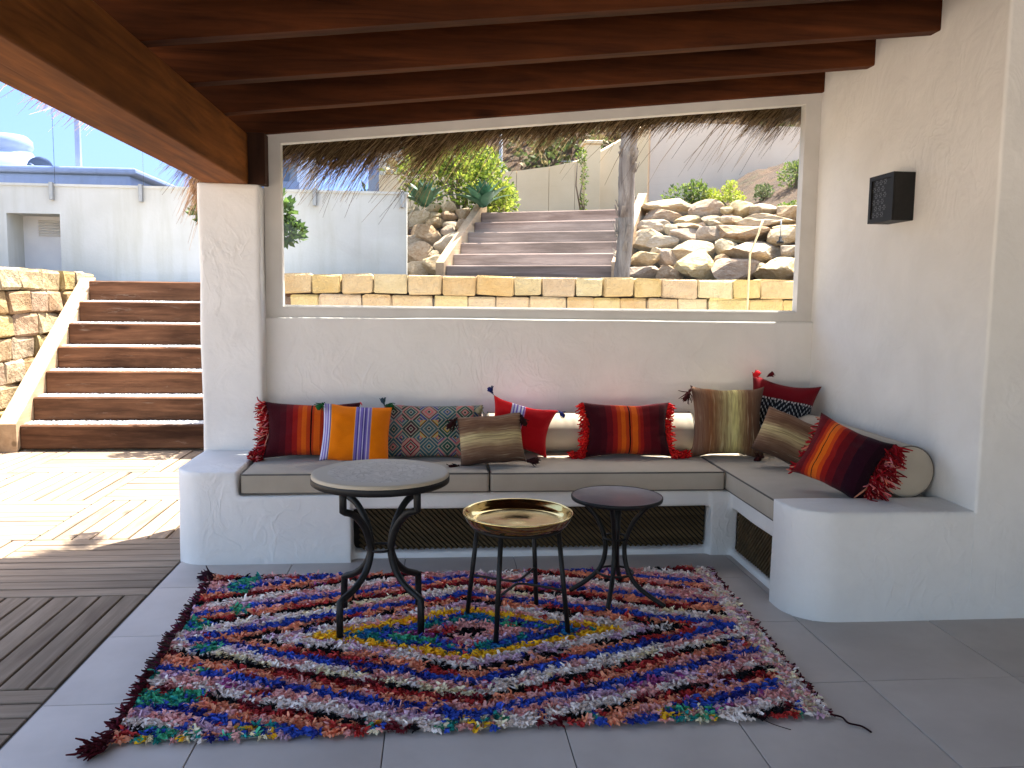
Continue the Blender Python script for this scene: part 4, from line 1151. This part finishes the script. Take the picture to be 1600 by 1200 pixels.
def wall_run(name, label, mt, p0, p1, bots, tops, th=.22, cat='wall', joint=.006):
    """wall between two points with sloping base and top, in panels"""
    p0, p1 = Vector(p0), Vector(p1); d = (p1-p0).normalized(); n_ = Vector((-d.y, d.x))*th
    t = thing(name, label, cat, (*p0, bots[0]))
    k = len(tops)-1
    for i in range(k):
        a = p0.lerp(p1, tops[i][0]); b = p0.lerp(p1, tops[i+1][0]); g_ = d*joint
        a2, b2 = a+g_, b-g_
        mb = MB().hexa([(a2.x, a2.y, bots[0]), (b2.x, b2.y, bots[1]), (b2.x+n_.x, b2.y+n_.y, bots[1]), (a2.x+n_.x, a2.y+n_.y, bots[0]),
                        (a2.x, a2.y, tops[i][1]), (b2.x, b2.y, tops[i+1][1]), (b2.x+n_.x, b2.y+n_.y, tops[i+1][1]), (a2.x+n_.x, a2.y+n_.y, tops[i][1])])
        mb.build('panel', mt, t)
    return t
A_, B_ = (-1.2, 16.2), (4.72, 18.8)
bg = wall_run('boundary_wall', 'beige boundary wall stepping up the slope above the outdoor steps', M['beige'], A_, B_, (2.6, 3.0), [(0, 3.70), (.12, 3.76), (.24, 3.83), (.36, 3.92), (.48, 4.03), (.60, 4.18), (.70, 4.34), (.76, 4.50), (.775, 4.52), (.90, 4.96), (1, 5.34)])
q = Vector(A_).lerp(Vector(B_), .765)
MB().bbox(q.x-.17, q.x+.17, q.y-.15, q.y+.3, 2.8, 4.72, .02).build('pillar', M['beige'], bg)
MB().bbox(q.x-.20, q.x+.20, q.y-.18, q.y+.33, 4.72, 4.80, .015).build('pillar_cap', M['beige'], bg)
wall_run('boundary_wall', 'tall pale boundary wall behind the boulders, right of the beige one', M['palewall'], (4.76, 18.82), (11.5, 18.4), (3.0, 3.0), [(0, 5.38), (.28, 5.36), (.52, 5.33), (.76, 5.30), (1, 5.26)], joint=0)

# ================================================================== PLANTS
M['leaf'] = mat_attr('leaf', .6, .35, 0.0, .3)
def foliage_mesh(centre_fn, n, size, cols, up=.3):
    vs = []; fs = []; cs = []
    for i in range(n):
        p, out = centre_fn()
        d = (Vector(out)*.7+Vector((random.gauss(0, .5), random.gauss(0, .5), random.gauss(up, .5)))).normalized()
        sd = d.cross(Vector((random.gauss(0, 1), random.gauss(0, 1), random.gauss(0, 1)))).normalized(); L = size*random.uniform(.6, 1.3); W = L*.28
        k = random.uniform(.65, 1.25); c = random.choice(cols); c = (c[0]*k, c[1]*k, c[2]*k, 1)
        nrm = d.cross(sd)*L*.12; o = len(vs); p = Vector(p)
        vs += [p[:], (p+d*L*.5+sd*W+nrm)[:], (p+d*L)[:], (p+d*L*.5-sd*W+nrm)[:]]; cs += [c]*4
        fs += [(o, o+1, o+2, o+3)]
    mb = MB(); mb.v, mb.f, mb.c = vs, fs, cs; return mb
def in_blobs(blobs):
    def fn():
        c, r = random.choice(blobs)
        while True:
            q = Vector((random.uniform(-1, 1), random.uniform(-1, 1), random.uniform(-1, 1)))
            if .3 < q.length < 1: break
        return Vector(c)+Vector((q.x*r[0], q.y*r[1], q.z*r[2])), q
    return fn
G1 = [(.16, .24, .03), (.10, .17, .025), (.24, .30, .05), (.07, .12, .02)]
G2 = [(.36, .42, .05), (.28, .36, .045), (.44, .46, .08)]
G3 = [(.09, .13, .05), (.13, .17, .07), (.17, .2, .08)]
def shrub(name, label, base, blobs, n, size, cols, stems=5, group=None, cat='shrub'):
    t = thing(name, label, cat, base, group); b = Vector(base)
    bl = [(b+Vector(c), r) for c, r in blobs]
    foliage_mesh(in_blobs(bl), n, size, cols).build('foliage', M['leaf'], t)
    mb = MB()
    for i in range(stems):
        c, r = random.choice(bl); e_ = Vector(c)+Vector((random.gauss(0, r[0]*.4), random.gauss(0, r[1]*.4), r[2]*.4))
        mb.tube([b+Vector((random.gauss(0, .05), random.gauss(0, .05), -.1)), b.lerp(e_, .5)+Vector((random.gauss(0, .06), 0, 0)), e_], [.022, .014, .005], 5)
    mb.build('stem', M['bark'], t, True)
    return t
M['bark'] = mat_plain('bark', (.12, .085, .055, 1), (.22, .16, .11, 1), 20, .9, .6, 40, .01)
zt_ = lambda x, y: terr(x, y)
b0 = (.35, 13.2, zt_(.35, 13.2))
shrub('broad_shrub', 'big sunlit yellow-green shrub above the boulders left of the outdoor steps', b0,
      [((-.15, 0, .55), (.55, .5, .5)), ((.35, .1, .5), (.5, .5, .42)), ((-.5, .1, .75), (.42, .4, .5)), ((.05, .2, 1.05), (.5, .4, .4)), ((.62, 0, .35), (.3, .3, .3)), ((-.3, .2, 1.3), (.35, .35, .35)), ((.3, .2, .9), (.4, .35, .3))], 5200, .075, G1+G2, 9)
def agave(label, base, R_, n, seed):
    t = thing('agave', label, 'agave', base, 'agaves on the boulder bank')
    mb = MB(); ns = 6; vs = []; fs = []
    for i in range(ns+1):
        s = i/ns; w = .16*(math.sin(math.pi*min(s*.75+.2, 1))**.8)*(1-s**3); z = .35*s-.30*s*s
        vs += [(s, -w, z+.03*(w/.16)), (s, 0, z-.02), (s, w, z+.03*(w/.16))]
    for i in range(ns):
        a = i*3; fs += [(a, a+1, a+4, a+3), (a+1, a+2, a+5, a+4)]
    mb.add(vs, fs); mt = M['agave']
    me = mb.mesh('leaf', mt, True)
    rs = random.Random(seed)
    for k in range(n):
        el = 78-66*(k/n)**.8; L = R_*rs.uniform(.85, 1.1)*(.75+.3*k/n)
        link('leaf', me, t, (0, 0, .03), (0, -R(el), k*2.399+rs.uniform(-.2, .2)), (L, L*1.05, L))
M['agave'] = mat_plain('agave_green', (.022, .075, .05, 1), (.05, .13, .075, 1), 4, .45, 0, 10, .01, .4, 0, .25)
agave('dark green spiky agave on the boulder bank by the white wall end', (-.17, 12.35, 2.70), .52, 26, 1)
agave('dark green spiky agave beside the top of the outdoor steps, right of the big shrub', (.68, 12.45, 2.72), .52, 26, 2)
shrub('small_shrub', 'small bright yellow-green plant beside the stringer at the top of the steps', (1.0, 12.95, zt_(1., 12.95)), [((0, 0, .2), (.16, .16, .2)), ((.05, 0, .42), (.08, .08, .18))], 420, .06, G2, 3, 'small shrubs upslope')
shrub('small_shrub', 'loose grey-green shrub in front of the pale boundary wall', (4.1, 14.0, zt_(4.1, 14.0)-.05), [((0, 0, .28), (.34, .25, .26)), ((.25, 0, .4), (.2, .2, .22))], 900, .065, G1+G3, 5, 'small shrubs upslope')
shrub('small_shrub', 'bright yellow-green shrub next to the grey-green one by the pale wall', (4.85, 14.0, zt_(4.85, 14.0)-.05), [((0, 0, .25), (.36, .25, .22)), ((.1, 0, .42), (.14, .15, .2)), ((-.25, 0, .3), (.15, .15, .18))], 900, .06, G2, 5, 'small shrubs upslope')
shrub('small_shrub', 'dark round bush on the bare soil slope at the window edge', (6.15, 14.2, zt_(6.15, 14.2)-.05), [((0, 0, .2), (.30, .28, .24)), ((.12, 0, .3), (.2, .2, .16))], 1100, .055, G3+G1, 5, 'small shrubs upslope')
shrub('small_shrub', 'low grey bush left of the dark round one on the soil slope', (5.75, 14.6, zt_(5.75, 14.6)-.03), [((0, 0, .14), (.17, .16, .15))], 420, .05, G3, 4, 'small shrubs upslope')
shrub('small_shrub', 'low weeds at the foot of the soil slope above the boulders', (5.5, 12.2, zt_(5.5, 12.2)), [((0, 0, .05), (.5, .2, .08)), ((.5, 0, .05), (.4, .2, .08))], 700, .05, G1, 4, 'small shrubs upslope')
shrub('small_shrub', 'thin young plant with an upright stem in front of the beige wall', (2.72, 15.6, zt_(2.72, 15.6)), [((0, 0, .25), (.05, .05, .3)), ((0, 0, .75), (.05, .05, .3)), ((-.06, 0, 1.15), (.09, .06, .12))], 260, .055, G1, 3, 'small shrubs upslope')
# leafy succulent behind the column
shrub('succulent_bush', 'fleshy green bush half hidden behind the white column', (-1.86, 8.35, 1.56), [((-.02, 0, .62), (.20, .2, .16)), ((.36, 0, .68), (.14, .12, .13)), ((.45, 0, .48), (.12, .1, .10)), ((-.3, 0, .65), (.13, .12, .12)), ((.12, 0, .35), (.22, .2, .2))], 900, .085, [(.07, .13, .035), (.12, .2, .05), (.05, .09, .04)], 8)
# sprig of leaves in the hanging thatch by the column
shrub('climber_sprig', 'small green sprig caught in the hanging thatch left of the column', (-1.52, 5.75, 2.10), [((-.02, 0, .09), (.035, .03, .05)), ((0, 0, .02), (.03, .03, .04))], 60, .035, [(.2, .24, .06), (.3, .32, .1)], 2, None, 'sprig')

# palm trunk post
palm = thing('palm_trunk', 'weathered grey palm trunk post rising to the thatch outside the window', 'trunk', (1.80, 8.3, 1.55))
def trunk_mesh():
    vs = []; fs = []; ns, nr = 28, 48
    for j in range(nr+1):
        z = 1.50+2.15*j/nr; s = j/nr
        cx = 1.83+.10*s+.012*math.sin(s*7); cy = 8.3
        r0 = .072+.012*s
        for i in range(ns):
            a = 2*math.pi*i/ns
            r_ = r0*(1+.16*noise.noise(Vector((math.cos(a)*2.2, math.sin(a)*2.2, z*1.6)))+.12*noise.noise(Vector((math.cos(a)*5, math.sin(a)*5, z*3)))+.05*abs(math.sin(z*22+math.cos(a)*2)))
            vs.append((cx+r_*math.cos(a), cy+r_*math.sin(a), z))
    for j in range(nr):
        for i in range(ns):
            l = (i+1) % ns; fs.append((j*ns+i, j*ns+l, (j+1)*ns+l, (j+1)*ns+i))
    return MB().add(vs, fs)
def mat_palm():
    t = NT('palm_bark'); v = t.coord('Object', (14, 14, 2.5))
    n1 = t.noise(v, 1.0, 6, .65, .6)
    t.base(t.ramp(n1, [(.3, (.08, .058, .044, 1)), (.48, (.22, .18, .15, 1)), (.7, (.40, .36, .31, 1))])); t.p(Roughness=.9); t.bump(n1, .9, .03); return t.m
trunk_mesh().build('trunk', mat_palm(), palm, True)
fl = MB()
for i in range(60):      # loose bark flakes
    a = random.uniform(0, 6.28); z = random.uniform(1.8, 3.4); s = (z-1.5)/2.15; cx = 1.83+.10*s; r_ = .072+.012*s
    n_ = Vector((math.cos(a), math.sin(a), 0)); t_ = Vector((-math.sin(a), math.cos(a), 0)); p = Vector((cx, 8.3, z))+n_*(r_*1.0)
    h = random.uniform(.06, .16); w = random.uniform(.012, .03); o_ = random.uniform(.012, .045)
    fl.add([p-t_*w, p+t_*w, p+t_*w*.6+n_*o_+Vector((0, 0, h)), p-t_*w*.6+n_*o_+Vector((0, 0, h))], [(0, 1, 2, 3)])
kind(fl.build('bark_flakes', mat_palm(), palm), 'stuff')

# bent pale pole and sprinkler in front of the boulders
pole = MB().tube([(2.435, 6.42, 1.0), (2.437, 6.42, 1.35), (2.442, 6.42, 1.80), (2.50, 6.42, 1.95), (2.535, 6.42, 2.06)], .0085, 8)
tag(pole.build('garden_pole', mat_plain('pale_cane', (.55, .45, .26, 1), (.7, .6, .4, 1), 20, .5), None, True, (2.435, 6.42, 1.0)), 'thin pale bent cane standing in front of the golden block wall', 'pole')
spr = thing('sprinkler', 'small dark garden sprinkler on a thin riser among the right boulders', 'sprinkler', (3.9, 9.7, 2.0))
bp = bank_point(1197, 368); bp.y -= .45
spr.location = bp
MB().tube([bp+Vector((0, 0, -.08)), bp+Vector((0, 0, .16))], .008, 8).build('riser_pipe', M['grey_metal'], spr, True)
MB().lathe([(0, -.13), (.045, -.13), (.042, -.10), (.018, -.09), (.02, -.05), (0, -.04)], bp, 14).build('head', M['iron'], spr, True)

# ================================================================== FAR THINGS
house = thing('white_house', 'low white rooftop with a rounded chimney hood seen through the glass balustrade', 'house', (-10, 22, 2))
MB().bbox(-14.5, -7.55, 22, 27, 1.5, 4.35, .1, 2).build('wall', M['wall_out'], house)
MB().bbox(-14.6, -7.4, 21.9, 27.1, 4.36, 4.52, .05, 2).build('roof_edge', M['wall_out'], house)
MB().lathe([(1.15, 0), (1.12, .25), (.95, .5), (.62, .62), (.55, .75), (.60, .82), (.58, 1.0), (.45, 1.12), (0, 1.18)], (-11.1, 23.4, 4.35), 28).build('chimney_hood', M['wall_out'], house, True)
MB().bbox(-8.98, -8.86, 22.3, 22.42, 4.5, 6.3, .01).build('mast', M['frame'], house)
dish = thing('satellite_dish', 'dark satellite dish on the white rooftop behind the glass', 'dish', (-9.87, 22.4, 4.2))
dm = MB().lathe([(0, 0), (.11, .014), (.21, .045), (.29, .09), (.295, .08), (.21, .03), (.12, .0), (0, -.015)], (0, 0, 0), 24)
ob = link('reflector', dm.mesh('reflector', mat_plain('dark_dish', (.05, .06, .08, 1), (.08, .09, .11, 1)), True), dish, (0, 0, .30), (R(60), 0, R(200)))
MB().tube([(-9.87, 22.4, 4.1), (-9.87, 22.4, 4.5)], .025, 8).build('mast', M['grey_metal'], dish, True)
MB().tube([(-9.87, 22.4, 4.5), (-10.0, 22.15, 4.6)], .012, 6).build('arm', M['grey_metal'], dish, True)
ap = thing('apartment_building', 'pale apartment building with shaded balconies far behind the column', 'building', (-6, 34, 2))
MB().box(-9.2, -5.4, 34, 40, 0, 7.9).build('wall', M['wall_out'], ap)
for fz in (5.0, 6.6):
    MB().box(-9.3, -5.2, 33.2, 33.99, fz-.15, fz+.02).build('balcony_slab', M['wall_out'], ap)
    MB().box(-9.3, -5.2, 33.18, 33.24, fz+.02, fz+.75).build('parapet', M['wall_out'], ap)
    for wx in (-8.6, -7.2, -6.1):
        w_ = MB().box(wx-.4, wx+.4, 33.9, 34.01, fz+.1, fz+1.4).build('window', mat_plain('far_window', (.12, .16, .2, 1), (.18, .22, .26, 1), 2, .3, 0), ap)
MB().box(-2.55, -1.2, 33, 37, 0, 8.6).build('block', M['wall_out'], thing('white_building', 'plain white building edge between the blue glass and the big shrub', 'building', (-1.9, 33, 2)))
lp = MB().tube([(1.62, 21.5, 3.2), (1.62, 21.5, 5.9)], .045, 8)
tag(lp.build('lamp_post', M['grey_metal'], None, True, (1.62, 21.5, 3.2)), 'thin grey post standing behind the beige boundary wall', 'post')
# scrub on the hillside
sc_pts = []
for i in range(260):
    y = 21+30*random.random()**1.5; x = random.uniform(-2, 26)*y/40+random.uniform(-1, 3)
    sc_pts.append(((x, y, terr(x, y)+.15), (random.uniform(.4, 1.1), random.uniform(.4, .9), random.uniform(.3, .7))))
mb = foliage_mesh(in_blobs(sc_pts), 26000, .26, [(.10, .13, .04), (.16, .17, .06), (.07, .10, .035), (.22, .18, .09)])
kind(tag(mb.build('hillside_scrub', M['leaf']), 'dry green scrub covering the hillside above the boundary walls', 'scrub'), 'stuff')
